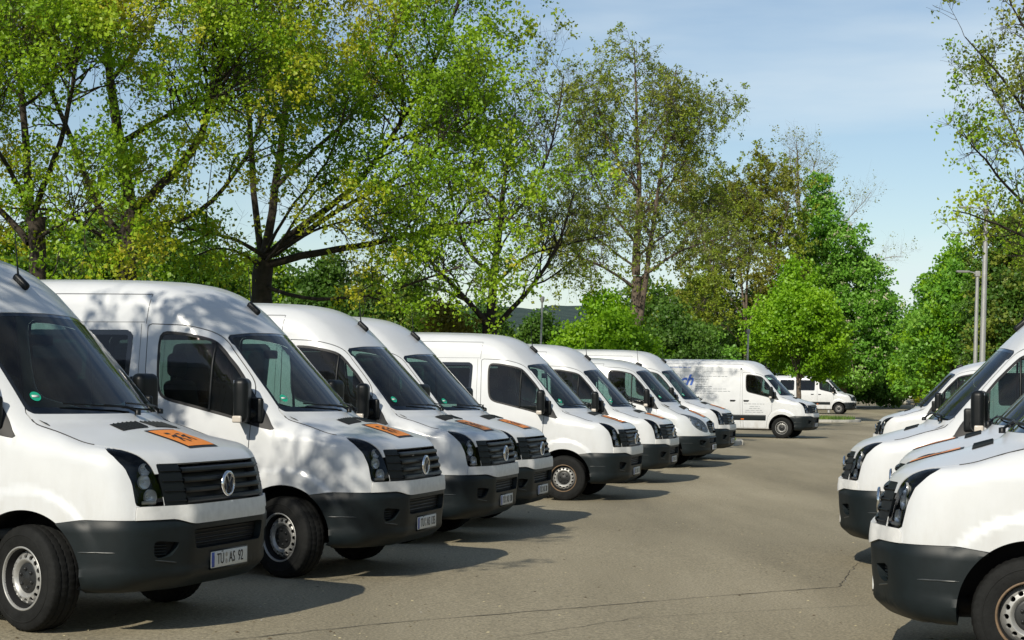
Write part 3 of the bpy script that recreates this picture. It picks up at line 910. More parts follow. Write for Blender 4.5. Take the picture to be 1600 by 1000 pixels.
    # seams on the sides
    def seam(pts, sg, w=.005, dens=.06):
        pts = np.asarray(pts, float); Q = []
        for a, c in zip(pts[:-1], pts[1:]):
            n = max(2, int(np.linalg.norm(c - a) / dens)); Q += [a + (c - a) * t for t in np.linspace(0, 1, n, endpoint=False)]
        Q.append(pts[-1]); A, B = stroke2(Q, w)
        PA, PB = b.side(A[:, 0], A[:, 1], sg), b.side(B[:, 0], B[:, 1], sg)
        return strip(PA + b.normal(PA) * .0012, PB + b.normal(PB) * .0012)
    rz = 2.455 if high else 2.262
    for sg in (1, -1):
        K.add('panel_seam', flat(seam([(-1.385, 2.19), (-1.365, rz)], sg)), M_LINE)
        K.add('panel_seam', flat(seam([(-1.37, rz), (-2.2, rz + .006), (-4.7, rz + .008)], sg)), M_LINE)
        K.add('panel_seam', flat(seam([(-1.40, 2.205 if high else 2.17), (-4.7, 2.205 if high else 2.17)], sg, .004)), M_LINE)
        K.add('panel_seam', flat(seam([(-1.43, 2.19), (-1.415, 1.3), (-1.38, .34)], sg, .004)), M_LINE)
        K.add('panel_seam', flat(seam([(-2.76, 2.19), (-2.76, .34)], sg, .005)), M_LINE)
        # dark moulding low on the side
        ms = b.base() if False else None
        xx = np.linspace(-3.13, -.53, 40); zz = np.array([.585, .60, .64, .72, .755, .77])
        X, Z = np.meshgrid(xx, zz, indexing='ij'); P = b.side(X, Z, sg); Nn = b.normal(P)
        P = P + Nn * np.array([.002, .014, .016, .016, .014, .002])[None, :, None]
        m, n = X.shape; I = np.arange(m * n).reshape(m, n)
        F = np.stack([I[:-1, :-1], I[1:, :-1], I[1:, 1:], I[:-1, 1:]], -1).reshape(-1, 4)
        if sg > 0: F = F[:, ::-1]
        i_ms = K.add('side_moulding', smooth_normals(G(P.reshape(-1, 3), F)), M_PLAST)
        P = b.side(np.array([-1.32]), np.array([.625]), sg)[0]
        K.add('side_marker', rbox(P + (0, sg * .018, 0), (.11, .02, .035), .008, 2), M_AMBER, i_ms)
        P = b.side(np.array([-1.66]), np.array([1.245]), sg)[0]
        K.add('sliding_door_handle', cat(rbox(P + np.array([0, sg * .016, .004]), (.19, .03, .028), .012, 3), rbox(P + np.array([-.01, sg * .001, -.014]), (.16, .012, .06), .006, 2)), M_BLACK)
        # lines along the wing
        # wheel housing
        for x0 in (0, AX2):
            a = np.linspace(R(-12), R(192), 28)
            ring = np.stack([x0 + .45 * np.cos(a), 0 * a, .37 + .45 * np.sin(a)], -1)
            A_ = ring + (0, sg * .52, 0); B_ = ring + (0, sg * .955, 0)
            back = G(np.concatenate([[(x0, sg * .52, .37)], A_]), np.stack([np.zeros(27, int), np.arange(1, 28), np.arange(2, 29)], -1))
            K.add('wheel_housing', flat(cat(strip(A_, B_), back)), M_DARK)
        # tail lamp
        P = b.side(np.array([-4.80]), np.array([1.15]), sg)[0]
        K.add('tail_lamp', rbox(P + (-.06, -sg * .03, 0), (.12, .08, .46), .03, 3), M_RED)
    # underbody
    K.add('underbody', cat(box((-2.2, 0, .36), (4.6, 1.0, .22)), box((0, 0, .345), (.12, 1.6, .10)), box((AX2, 0, .345), (.14, 1.6, .12)), box((.42, 0, .36), (.5, 1.1, .1))), M_DARK)
    # interior
    ds = np.array([(.10, 1.33), (-.05, 1.40), (-.25, 1.405), (-.40, 1.36), (-.46, 1.25), (-.44, 1.0), (-.38, .8)])
    yy = np.linspace(-.80, .80, 2)
    V = np.stack([np.repeat(ds[:, 0], 2), np.tile(yy, len(ds)), np.repeat(ds[:, 1], 2)], -1)
    I = np.arange(2 * len(ds)).reshape(-1, 2)
    i_da = K.add('dashboard', cat(smooth_normals(G(V, np.stack([I[:-1, 0], I[1:, 0], I[1:, 1], I[:-1, 1]], -1))), rbox((-.22, .42, 1.43), (.20, .42, .09), .04, 3), rbox((-.40, 0, 1.2), (.16, .36, .5), .05, 3)), M_INT)
    tr = lathe([(.016 * math.sin(a), .19 + .016 * math.cos(a)) for a in np.linspace(0, 2 * math.pi, 9)], 32, 'X').rot('Y', R(-55)).move((-.58, .42, 1.33))
    K.add('steering_wheel', cat(tr, tube([(-.58, .42, 1.33), (-.42, .42, 1.22)], .03, 8), rbox((-.58, .42, 1.33), (.1, .34, .05), .02, 2).rot('Z', 0)), M_RUB, i_da)
    K.add('floor', box((-2.4, 0, .62), (4.6, 1.7, .06)), M_INT)
    def seat(xs, ys, w=.48):
        sq = rbox((xs + .02, ys, .98), (.52, w, .18), .07, 3)
        bk = rbox((0, 0, .34), (.14, w, .68), .06, 3).rot('Y', R(-10)).move((xs - .22, ys, 1.02))
        hd = rbox((0, 0, 0), (.10, .27, .21), .05, 3).move((xs - .36, ys, 1.83))
        st = box((xs - .345, ys, 1.72), (.02, .12, .12))
        return cat(sq, bk, hd, st, box((xs, ys, .78), (.4, w * .8, .3)))
    K.add('front_seat', seat(-.92, .44), M_SEAT); K.add('front_seat', seat(-.92, -.30, .86) if not windows else seat(-.92, -.44), M_SEAT)
    if windows:
        for xr in (-1.95, -2.85, -3.75):
            for ys in (.52, .05, -.50): K.add('rear_seat', seat(xr, ys, .44), M_SEAT)
    else:
        K.add('partition', box((-1.42, 0, 1.5), (.04, 1.66, 1.7)), M_INT)
    # inside mirror and green badge
    P = b.front(0., 2.0)
    K.add('inner_mirror', rbox(P + (-.16, 0, -.06), (.03, .26, .08), .014, 3), M_BLACK)
    P = b.front(-.70, 1.545); n_ = b.normal(P); q_ = np.array(Vector(n_).to_track_quat('Y', 'Z').to_matrix())
    K.add('emissions_badge', cat(lathe([(0, .0), (.001, .040)], 24).mat3(q_).move(P + n_ * .001)), M_GREEN)
    K.add('badge_print', cat(box((0, 0.003, 0), (.055, .001, .018)).mat3(q_).move(P + n_ * .001)), M_PLATE)
    # wheels
    for x0 in (0, AX2):
        for sg in (1, -1):
            i_w = K.add('wheel', None, None, mesh=WH_ME['wheel'], loc=(x0, sg * .855, .350), rot=(0, .37 * (x0 + 1.7) + sg, 0 if sg > 0 else math.pi))
            K.items[i_w]['wheel'] = (x0 == 0, sg)
            for nme in ('tyre', 'rim', 'rim_edge', 'hub_cap'): K.add(nme, None, None, i_w, mesh=WH_ME[nme])
    # plate carrier
    px = float(b.front(0., .455)[0]) + .026
    i_p = K.add('license_plate', rbox((px, 0, .452), (.012, .52, .112), .005, 2), M_PLATE)
    K.add('plate_band', rbox((px + .0065, -.239, .452), (.003, .036, .100), .001, 1), M_BLUE, i_p)
    K.add('plate_frame', cat(box((px - .002, 0, .390), (.014, .53, .012)), box((px - .002, 0, .5125), (.014, .53, .008))), M_BLACK, i_p)
    for zz in (.476, .430): K.add('plate_seal', lathe([(.0068, .0), (.0068, .017)], 14, 'X').move((px, -.050, zz)), mat('plate_seal', (.35, .33, .30), .5), i_p)
    K.plate = (i_p, px + .008)
    return K

def text_mesh(txt, size, material, extrude=.0006, shear=0.0, align='CENTER', sx=1.0, bold=0.0):
    c = bpy.data.curves.new('lettering', 'FONT')
    c.body = txt; c.size = size; c.align_x = align; c.align_y = 'CENTER'; c.extrude = extrude; c.shear = shear
    c.resolution_u = 3; c.offset = bold
    o = bpy.data.objects.new('tmp', c); col.objects.link(o)
    dg = bpy.context.evaluated_depsgraph_get()
    me = bpy.data.meshes.new_from_object(o.evaluated_get(dg))
    bpy.data.objects.remove(o); bpy.data.curves.remove(c)
    me.name = 'lettering'
    if sx != 1.0: me.transform(Matrix.Diagonal((sx, 1, 1, 1)))
    me.materials.clear(); me.materials.append(material)
    return me

TEXTS = {}
def place_van(K, name, loc, heading_deg, label, cat_, group, plate=None, steer=0.0, sign=True, rusty=False, skip=()):
    root = empty(name, loc, R(heading_deg))
    tag(root, label, cat_, group)
    made = []
    for it in K.items:
        if (not sign and it['name'] in ('school_sign', 'sign_face', 'sign_figure')) or it['name'] in skip:
            made.append(None); continue
        o = bpy.data.objects.new(it['name'], it['mesh']); col.objects.link(o)
        o.parent = root if it['parent'] is None else made[it['parent']]
        if it['loc'] is not None: o.location = it['loc']
        if it['rot'] is not None: o.rotation_euler = it['rot']
        if it.get('wheel') and it['wheel'][0]:
            r = it['rot']
            o.rotation_mode = 'ZYX' if False else 'XYZ'
            o.rotation_euler = (0, r[1], r[2] + R(steer))
        if rusty and it['name'] == 'rim_edge':
            o.material_slots[0].link = 'OBJECT'; o.material_slots[0].material = M_RUST
        made.append(o)
    if plate:
        i_p, px = K.plate
        n_ = len(plate.split()[-1])
        for txt, yy in zip(plate.split(), (-.135, .03, .165 if n_ > 2 else .155)):
            key = ('plate', txt)
            if key not in TEXTS: TEXTS[key] = text_mesh(txt, .105, M_INK, sx=.74)
            o = bpy.data.objects.new('plate_lettering', TEXTS[key]); col.objects.link(o)
            o.parent = made[i_p]; o.rotation_euler = (R(90), 0, R(90)); o.location = (px, yy, .450)
    return root
# ------------------------------------------------------------------ where the vans stand (front axle centre, heading)
VANS = {   # x, y, ground height, heading
 'v1': (-2.86, 12.46, .058, -18.8), 'v2': (-1.69, 16.05, .036, -15.4), 'v3': (-.99, 19.77, .006, -14.0), 'v4': (-.54, 22.36, -.027, -14.2),
 'v5': (1.05, 28.18, -.055, -14.4), 'v6': (2.16, 33.75, -.085, -14.7), 'v7': (3.55, 39.3, -.03, -15.0), 'v8': (4.40, 42.71, .012, -15.3), 'v9': (9.31, 59.41, .08, -20.2),
 'v10': (20.9, 112.0, .19, -16.0),
 'r1': (3.36, 11.37, .03, 164.4), 'r1b': (4.09, 14.4, .018, 164.6), 'r2': (4.28, 17.45, .006, 165.0), 'r3': (8.58, 36.74, -.035, 165.0), 'r4': (32.3, 131.0, .40, 165.0), 'r5': (33.0, 137.0, .44, 165.0)}
_gp = []
for k, (x, y, z, h) in VANS.items():
    for t in (0, -1.8, -3.665): _gp.append((x + t * math.cos(R(h)), y + t * math.sin(R(h)), z))
_gp += [(0, 0, 0.05), (2, 5, .04), (-8, 5, .06), (6, 48, 0), (6, 25, -.04), (14, 60, .06), (12, 80, .1), (0, 80, .1), (40, 60, .1), (15, 88, .12), (-10, 110, .2), (55, 112, .3), (0, 150, .9), (30, 165, 1.15), (60, 165, 1.2), (10, 190, 1.5), (40, 190, 1.5), (-20, 30, .0), (-12, 45, .0), (30, 20, 0)]
_gp = np.array(_gp)
def ground_z(x, y):
    x, y = np.asarray(x, float), np.asarray(y, float)
    d2 = (x[..., None] - _gp[:, 0]) ** 2 + (y[..., None] - _gp[:, 1]) ** 2
    w = 1 / (d2 + 1.5) ** 1.6
    return (w * _gp[:, 2]).sum(-1) / w.sum(-1)
# ------------------------------------------------------------------ ground, asphalt, islands, hill
def noise_mat(name, c0, c1, c2, scale, rough=.9, fine=0.0, fscale=200., bump=.3, bdist=.01, stretch=(1, 1, 1), rot=0.0, speck=None):
    m = bpy.data.materials.new(name); m.use_nodes = True
    nt = m.node_tree; b = nt.nodes['Principled BSDF']; b.inputs['Roughness'].default_value = rough; b.inputs['Specular IOR Level'].default_value = .3
    tc = nt.nodes.new('ShaderNodeTexCoord'); mp = nt.nodes.new('ShaderNodeMapping')
    mp.inputs['Scale'].default_value = stretch; mp.inputs['Rotation'].default_value = (0, 0, rot)
    n1 = nt.nodes.new('ShaderNodeTexNoise'); n1.inputs['Scale'].default_value = scale; n1.inputs['Detail'].default_value = 8; n1.inputs['Roughness'].default_value = .6
    nt.links.new(tc.outputs['Object'], mp.inputs['Vector']); nt.links.new(mp.outputs['Vector'], n1.inputs['Vector'])
    r = nt.nodes.new('ShaderNodeValToRGB'); e = r.color_ramp.elements
    e[0].position, e[0].color = .33, (*c0, 1); e[1].position, e[1].color = .68, (*c2, 1)
    k = e.new(.5); k.color = (*c1, 1)
    nt.links.new(n1.outputs['Fac'], r.inputs['Fac'])
    last = r.outputs['Color']
    n2 = nt.nodes.new('ShaderNodeTexNoise'); n2.inputs['Scale'].default_value = fscale; n2.inputs['Detail'].default_value = 5; n2.inputs['Roughness'].default_value = .75
    nt.links.new(tc.outputs['Object'], n2.inputs['Vector'])
    if fine:
        mr = nt.nodes.new('ShaderNodeMapRange'); mr.inputs['From Min'].default_value = .25; mr.inputs['From Max'].default_value = .75
        mr.inputs['To Min'].default_value = 1 - fine; mr.inputs['To Max'].default_value = 1 + fine
        nt.links.new(n2.outputs['Fac'], mr.inputs['Value'])
        vm = nt.nodes.new('ShaderNodeVectorMath'); vm.operation = 'SCALE'
        nt.links.new(last, vm.inputs[0]); nt.links.new(mr.outputs['Result'], vm.inputs['Scale']); last = vm.outputs['Vector']
    if speck:
        n3 = nt.nodes.new('ShaderNodeTexVoronoi'); n3.inputs['Scale'].default_value = speck[0]
        nt.links.new(tc.outputs['Object'], n3.inputs['Vector'])
        lt = nt.nodes.new('ShaderNodeMath'); lt.operation = 'LESS_THAN'; lt.inputs[1].default_value = speck[1]
        nt.links.new(n3.outputs['Distance'], lt.inputs[0])
        sp = nt.nodes.new('ShaderNodeSeparateColor'); nt.links.new(n3.outputs['Color'], sp.inputs['Color'])
        gt = nt.nodes.new('ShaderNodeMath'); gt.operation = 'GREATER_THAN'; gt.inputs[1].default_value = speck[3]
        nt.links.new(sp.outputs['Red'], gt.inputs[0])
        mu = nt.nodes.new('ShaderNodeMath'); mu.operation = 'MULTIPLY'; nt.links.new(lt.outputs[0], mu.inputs[0]); nt.links.new(gt.outputs[0], mu.inputs[1])
        mx = nt.nodes.new('ShaderNodeMixRGB'); mx.inputs['Color2'].default_value = (*speck[2], 1)
        nt.links.new(mu.outputs[0], mx.inputs['Fac']); nt.links.new(last, mx.inputs['Color1']); last = mx.outputs['Color']
    nt.links.new(last, b.inputs['Base Color'])
    if bump:
        bp = nt.nodes.new('ShaderNodeBump'); bp.inputs['Strength'].default_value = bump; bp.inputs['Distance'].default_value = bdist
        nt.links.new(n2.outputs['Fac'], bp.inputs['Height']); nt.links.new(bp.outputs['Normal'], b.inputs['Normal'])
    return m

ROW = np.array([.262, .965])                                     # direction in which the parking row runs
M_ASPH = noise_mat('old_asphalt', (.200, .175, .120), (.272, .238, .164), (.340, .298, .210), .42, .93, .75, 46., .8, .010, (1.0, .16, 1), R(-15), (7., .020, (.62, .56, .40), .45))
M_SOIL = noise_mat('meadow_grass', (.030, .060, .012), (.055, .095, .018), (.10, .12, .03), .8, .95, .4, 30., .6, .05)
M_KERB = noise_mat('kerb_concrete', (.30, .29, .26), (.38, .37, .33), (.46, .44, .40), 3., .9, .2, 80., .3, .004)
M_CRACK = mat('crack_tar', (.075, .066, .05), .9)

def sheet(xs, ys, lift):
    X, Y = np.meshgrid(xs, ys, indexing='ij')
    Z = np.stack([ground_z(X[i], Y[i]) for i in range(len(xs))]) + lift
    n, m = X.shape; I = np.arange(n * m).reshape(n, m)
    F = np.stack([I[:-1, :-1], I[1:, :-1], I[1:, 1:], I[:-1, 1:]], -1).reshape(-1, 4)
    return smooth_normals(G(np.stack([X, Y, Z], -1).reshape(-1, 3), F))
gx = np.concatenate([[-4000, -1500, -600, -250, -120, -70], np.arange(-45, 70, 2.5), [75, 100, 140, 250, 600, 1500, 4000]])
gy = np.concatenate([[-3000, -1000, -300, -100, -40], np.arange(-25, 200, 2.5), [210, 240, 300, 500, 1000, 2000, 5000]])
tag(obj('ground', sheet(gx, gy, -.02), M_SOIL), kind='structure')
# asphalt: a lot bounded on the left by the rear line of the row, at the back by a kerb
ys = np.arange(-24, 166.1, 1.5); us = np.linspace(0, 1, 60)
def lot_left(y): return np.where(y < 62, -8.2 + .262 / .965 * (y - 24) + np.where(y < 10, -20, 0) * np.clip((10 - y) / 6, 0, 1), np.minimum(4.0 + (y - 62) * .05, 10.))
XL = lot_left(ys); XR = 60 + 0 * ys
X = XL[None, :] + (XR - XL)[None, :] * us[:, None] ** 1.4; Y = np.repeat(ys[None], 60, 0)
Z = np.stack([ground_z(X[i], Y[i]) for i in range(60)])
I = np.arange(X.size).reshape(X.shape)
lot = tag(obj('parking_lot', smooth_normals(G(np.stack([X, Y, Z], -1).reshape(-1, 3), np.stack([I[:-1, :-1], I[1:, :-1], I[1:, 1:], I[:-1, 1:]], -1).reshape(-1, 4))), M_ASPH), kind='structure')

def unproj(px, py, z=0.0):
    u, w = px - 800, py - 603.4; c, s_ = math.cos(.0121), math.sin(.0121)
    u, w = c * u + s_ * w, -s_ * u + c * w
    Yd = 2750 * (CAM_H - z) / w
    return u / 2750 * Yd, Yd
def at(px, py, depth):
    """point in space from its place in the photograph and its distance"""
    u, w = px - 800, py - 603.4; c, s_ = math.cos(.0121), math.sin(.0121)
    u, w = c * u + s_ * w, -s_ * u + c * w
    return np.array([u / 2750 * depth, depth, CAM_H - w / 2750 * depth])

rng = np.random.default_rng(5)
def crack(pts, w):
    P = []
    for a, b_ in zip(pts[:-1], pts[1:]):
        a, b_ = np.array(a), np.array(b_); n = max(3, int(np.linalg.norm(b_ - a) / .12))
        P += [a + (b_ - a) * t for t in np.linspace(0, 1, n, endpoint=False)]
    P = np.array(P + [np.array(pts[-1])]); P[1:-1] += rng.normal(0, .010, (len(P) - 2, 2))
    t = np.gradient(P, axis=0); t /= np.linalg.norm(t, axis=1, keepdims=True); n = np.stack([-t[:, 1], t[:, 0]], -1)
    ww = (w * rng.uniform(.4, 1.3, len(P)))[:, None] / 2
    A, B = P - n * ww, P + n * ww
    f = lambda Q: np.column_stack([Q, ground_z(Q[:, 0], Q[:, 1]) + .004])
    return smooth_normals(strip(f(A), f(B)))
for pts, w in (([(320, 1010), (600, 978), (900, 950), (1120, 930), (1310, 915)], .016), ([(1310, 915), (1325, 895), (1345, 872)], .010), ([(780, 1000), (1000, 965), (1250, 950), (1360, 944)], .007)):
    obj('asphalt_crack', crack([unproj(*p, z=.03) for p in pts], w), M_CRACK, lot)

def island(name, cx, cy, L_, W_, ang, h=.12, grass=True):
    """raised planting bed: kerb stones around a grass top; ang = direction of its length"""
    r = W_ / 2
    a = np.linspace(-math.pi / 2, math.pi / 2, 9)
    out = np.concatenate([np.stack([L_ / 2 - r + r * np.cos(a), r * np.sin(a)], -1), np.stack([-L_ / 2 + r - r * np.cos(a), -r * np.sin(a)], -1)])
    ca, sa = math.cos(ang), math.sin(ang)
    wd = lambda P: np.stack([cx + P[:, 0] * ca - P[:, 1] * sa, cy + P[:, 0] * sa + P[:, 1] * ca], -1)
    zb = float(ground_z(np.array(cx), np.array(cy)))
    inn = out * np.array([(L_ / 2 - .14) / (L_ / 2), (r - .14) / r])
    n = 60; k = len(inn)
    V = [np.array([[cx, cy, zb + h - .02]])]; 
    ring = wd(inn)
    V.append(np.column_stack([ring, np.full(k, zb + h - .03)]))
    F = np.stack([np.zeros(k, int), np.arange(1, k + 1), np.roll(np.arange(1, k + 1), -1)], -1)
    top = tag(obj(name, flat(G(np.concatenate(V), F)), M_SOIL), kind='structure')
    # kerb stones, one by one
    seg = np.concatenate([out, out[:1]]); d = np.concatenate([[0], np.cumsum(np.linalg.norm(np.diff(seg, axis=0), axis=1))])
    m = int(d[-1] / 1.0); me = None
    for i in range(m):
        s0 = d[-1] * (i + .5) / m
        p = np.array([np.interp(s0, d, seg[:, j]) for j in (0, 1)]); q = np.array([np.interp(s0 + .05, d, seg[:, j]) for j in (0, 1)])
        w0 = wd(np.array([p, q])); an = math.atan2(w0[1, 1] - w0[0, 1], w0[1, 0] - w0[0, 0])
        if me is None: me = to_mesh('kerb_stone', rbox((0, 0, 0), (d[-1] / m * .985, .15, h + .14), .018, 2), M_KERB)
        o = obj('kerb_stone', None, None, top, mesh=me)
        o.location = (w0[0, 0], w0[0, 1], zb + h / 2 - .05 + rng.normal(0, .004)); o.rotation_euler = (0, 0, an + rng.normal(0, .006))
    return top, zb + h - .03, wd, L_, W_
ISL = []
ISL.append(island('planting_island', 1.9, 54.4, 10.4, 5.4, R(-16)))
ISL.append(island('planting_island', 11.0, 89.5, 13.0, 4.6, R(-10)))
ISL.append(island('grass_verge', 22.0, 160.0, 34.0, 9.0, R(0)))
ISL.append(island('grass_verge', 52.0, 150.0, 30.0, 8.0, R(-10)))
# grass blades on the beds in view
M_GRASS = noise_mat('grass_blades', (.05, .10, .015), (.09, .16, .025), (.17, .22, .05), 1.5, .8, .3, 40., 0)
for (top, zt, wd, L_, W_), n in zip(ISL, (20000, 9000, 5000, 4000)):
    p = np.stack([rng.uniform(-L_ / 2, L_ / 2, n), rng.uniform(-W_ / 2, W_ / 2, n)], -1)
    r = W_ / 2; ex = np.maximum(np.abs(p[:, 0]) - (L_ / 2 - r), 0)
    p = p[np.hypot(ex, p[:, 1]) < r - .16]; n = len(p); w = wd(p)
    far = w[:, 1].mean() > 80
    h = rng.uniform(.06, .16, n) * (1.6 if far else 1); a = rng.uniform(0, 2 * math.pi, n); wdt = (.03 if far else .014)
    b0 = np.column_stack([w, np.full(n, zt)]); sd = np.column_stack([np.cos(a), np.sin(a), 0 * a]) * wdt
    tip = b0 + np.column_stack([rng.normal(0, .03, n), rng.normal(0, .03, n), h])
    V = np.stack([b0 - sd, b0 + sd, tip], 1).reshape(-1, 3)
    g_ = obj('grass', flat(G(V, np.arange(3 * n).reshape(-1, 3))), M_GRASS, top); g_['kind'] = 'stuff'
# far wooded hills, distance haze put into their bluish colour
hx = np.linspace(-900, 1100, 160); hyb = [700, 900, 1150, 1400, 1900]
M_HILL = noise_mat('hazy_wooded_hill', (.030, .055, .050), (.045, .075, .062), (.06, .09, .075), .035, .95, .5, .12, .8, 6.)
hv = []
for j, y in enumerate(hyb):
    hgt = [0, 22, 46, 62, 66][j]
    hv.append(np.stack([hx, np.full(len(hx), y), hgt * (1 + .10 * np.sin(hx * .006 + j) + .05 * np.sin(hx * .021 + 2 * j)) + rng.uniform(0, 4.5, len(hx)) * (j > 0) - .5], -1))
hv = np.array(hv); I = np.arange(hv.shape[0] * hv.shape[1]).reshape(hv.shape[:2])
tag(obj('hills', smooth_normals(G(hv.reshape(-1, 3), np.stack([I[:-1, :-1], I[:-1, 1:], I[1:, 1:], I[1:, :-1]], -1).reshape(-1, 4))), M_HILL), kind='structure')

# litter: bud scales, grit and dry bits lying on the asphalt
def litter(n, y0, y1, size, material, seed):
    rg = np.random.default_rng(seed)
    y = y0 + (y1 - y0) * rg.random(n) ** 1.5; x = rg.uniform(-.34, .34, n) * (y + 3) + .02 * y
    a = rg.uniform(0, 2 * math.pi, n); r = size * rg.uniform(.5, 1.6, n)
    V = []
    for k, (dx, dy) in enumerate(((1, 0), (.1, .55), (-.9, .1), (-.1, -.5))):
        px_, py_ = x + r * (dx * np.cos(a) - dy * np.sin(a)), y + r * (dx * np.sin(a) + dy * np.cos(a))
        V.append(np.stack([px_, py_, ground_z(px_, py_) + .003 + (r * .35 if k == 1 else 0)], -1))
    V = np.stack(V, 1).reshape(-1, 3); F = np.arange(4 * n).reshape(-1, 4)
    o = obj('litter', G(V, [np.concatenate([F[:, [0, 1, 2]], F[:, [0, 2, 3]]])]), material, lot); o['kind'] = 'stuff'
litter(1500, 8, 45, .010, mat('dry_bud_scales', (.52, .45, .27), .8), 1)
litter(500, 8, 30, .013, mat('brown_leaf_bits', (.10, .07, .035), .9), 2)
litter(500, 8, 30, .008, mat('grey_grit', (.42, .40, .36), .9), 3)
# ------------------------------------------------------------------ trees
def leaf_mat(name, cols, trans=.35, rough=.5):
    m = bpy.data.materials.new(name); m.use_nodes = True
    nt = m.node_tree; nt.nodes.clear()
    out = nt.nodes.new('ShaderNodeOutputMaterial')
    geo = nt.nodes.new('ShaderNodeNewGeometry'); tc = nt.nodes.new('ShaderNodeTexCoord')
    no = nt.nodes.new('ShaderNodeTexNoise'); no.inputs['Scale'].default_value = .55; no.inputs['Detail'].default_value = 2
    nt.links.new(tc.outputs['Object'], no.inputs['Vector'])
    ad = nt.nodes.new('ShaderNodeMath'); ad.operation = 'MULTIPLY_ADD'; ad.inputs[1].default_value = .30
    mr = nt.nodes.new('ShaderNodeMapRange'); mr.inputs['From Min'].default_value = .3; mr.inputs['From Max'].default_value = .7; mr.inputs['To Min'].default_value = 0; mr.inputs['To Max'].default_value = .75
    nt.links.new(no.outputs['Fac'], mr.inputs['Value'])
    nt.links.new(geo.outputs['Random Per Island'], ad.inputs[0]); nt.links.new(mr.outputs['Result'], ad.inputs[2])
    r = nt.nodes.new('ShaderNodeValToRGB'); e = r.color_ramp.elements
    e[0].position, e[0].color = .0, (*cols[0], 1); e[1].position, e[1].color = 1.0, (*cols[-1], 1)
    for i, c in enumerate(cols[1:-1]): k = e.new((i + 1) / (len(cols) - 1)); k.color = (*c, 1)
    nt.links.new(ad.outputs[0], r.inputs['Fac'])
    di = nt.nodes.new('ShaderNodeBsdfDiffuse'); tr = nt.nodes.new('ShaderNodeBsdfTranslucent'); gl = nt.nodes.new('ShaderNodeBsdfGlossy')
    gl.inputs['Roughness'].default_value = rough; gl.inputs['Color'].default_value = (.5, .5, .5, 1)
    hs = nt.nodes.new('ShaderNodeHueSaturation'); hs.inputs['Value'].default_value = 1.5; hs.inputs['Hue'].default_value = .49
    nt.links.new(r.outputs['Color'], di.inputs['Color']); nt.links.new(r.outputs['Color'], hs.inputs['Color']); nt.links.new(hs.outputs['Color'], tr.inputs['Color'])
    m1 = nt.nodes.new('ShaderNodeMixShader'); m1.inputs['Fac'].default_value = trans
    nt.links.new(di.outputs[0], m1.inputs[1]); nt.links.new(tr.outputs[0], m1.inputs[2])
    m2 = nt.nodes.new('ShaderNodeMixShader'); m2.inputs['Fac'].default_value = .05
    nt.links.new(m1.outputs[0], m2.inputs[1]); nt.links.new(gl.outputs[0], m2.inputs[2])
    nt.links.new(m2.outputs[0], out.inputs['Surface'])
    return m
M_BARK = mat('dark_bark', (.040, .031, .023), .95, var=.5, vscale=7, bump=1.0, bscale=26)
M_BARK2 = mat('grey_brown_bark', (.13, .10, .075), .95, var=.5, vscale=9, bump=1.0, bscale=30)
L_OAK = leaf_mat('oak_spring_leaf', [(.09, .19, .006), (.18, .33, .010), (.29, .45, .016), (.38, .47, .03)], .38)
L_OAKY = leaf_mat('oak_yellow_leaf', [(.20, .30, .010), (.31, .39, .014), (.43, .44, .022), (.50, .45, .05)], .38)
L_SPARSE = leaf_mat('olive_spring_leaf', [(.10, .15, .018), (.18, .24, .028), (.28, .31, .045)], .35)
L_BIRCH = leaf_mat('birch_leaf', [(.115, .175, .010), (.20, .28, .016), (.30, .34, .028)], .35)
L_BROWN = leaf_mat('reddish_spring_leaf', [(.13, .145, .014), (.20, .23, .020), (.30, .28, .045)], .35)
L_MAPLE = leaf_mat('maple_leaf', [(.10, .24, .006), (.19, .38, .010), (.28, .47, .018)], .35)
L_CHEST = leaf_mat('chestnut_leaf', [(.07, .21, .018), (.14, .33, .028), (.25, .45, .07)], .3)
L_DARK = leaf_mat('dark_green_leaf', [(.035, .095, .012), (.07, .155, .016), (.12, .22, .028)], .3)
L_COPPER = leaf_mat('copper_leaf', [(.12, .105, .014), (.18, .165, .018), (.25, .20, .03)], .3)
L_BLOSSOM = leaf_mat('chestnut_blossom', [(.45, .42, .30), (.60, .55, .42)], .2)

def batch_tube(P, r, sides):
    """P (k,m,3) polylines, r (k,m) radii"""
    k, m, _ = P.shape
    T = np.gradient(P, axis=1); T /= np.linalg.norm(T, axis=2, keepdims=True) + 1e-12
    up = np.where(np.abs(T[:, :1, 2:3]) < .85, np.array([0, 0, 1.]), np.array([1., 0, 0]))
    A = np.cross(T, np.broadcast_to(up, T.shape)); A /= np.linalg.norm(A, axis=2, keepdims=True) + 1e-9
    B = np.cross(T, A)
    th = np.linspace(0, 2 * math.pi, sides, endpoint=False)
    D = A[:, :, None] * np.cos(th)[:, None] + B[:, :, None] * np.sin(th)[:, None]
    V = P[:, :, None] + D * r[:, :, None, None]
    I = np.arange(k * m * sides).reshape(k, m, sides); J = np.roll(I, -1, 2)
    F = np.stack([I[:, :-1], J[:, :-1], J[:, 1:], I[:, 1:]], -1).reshape(-1, 4)
    return G(V.reshape(-1, 3), F, D.reshape(-1, 3))

def resample(P, n):
    P = chaikin(P, 2, False)
    d = np.concatenate([[0], np.cumsum(np.linalg.norm(np.diff(P, axis=0), axis=1))])
    return np.stack([np.interp(np.linspace(0, d[-1], n), d, P[:, j]) for j in range(3)], -1), d[-1]

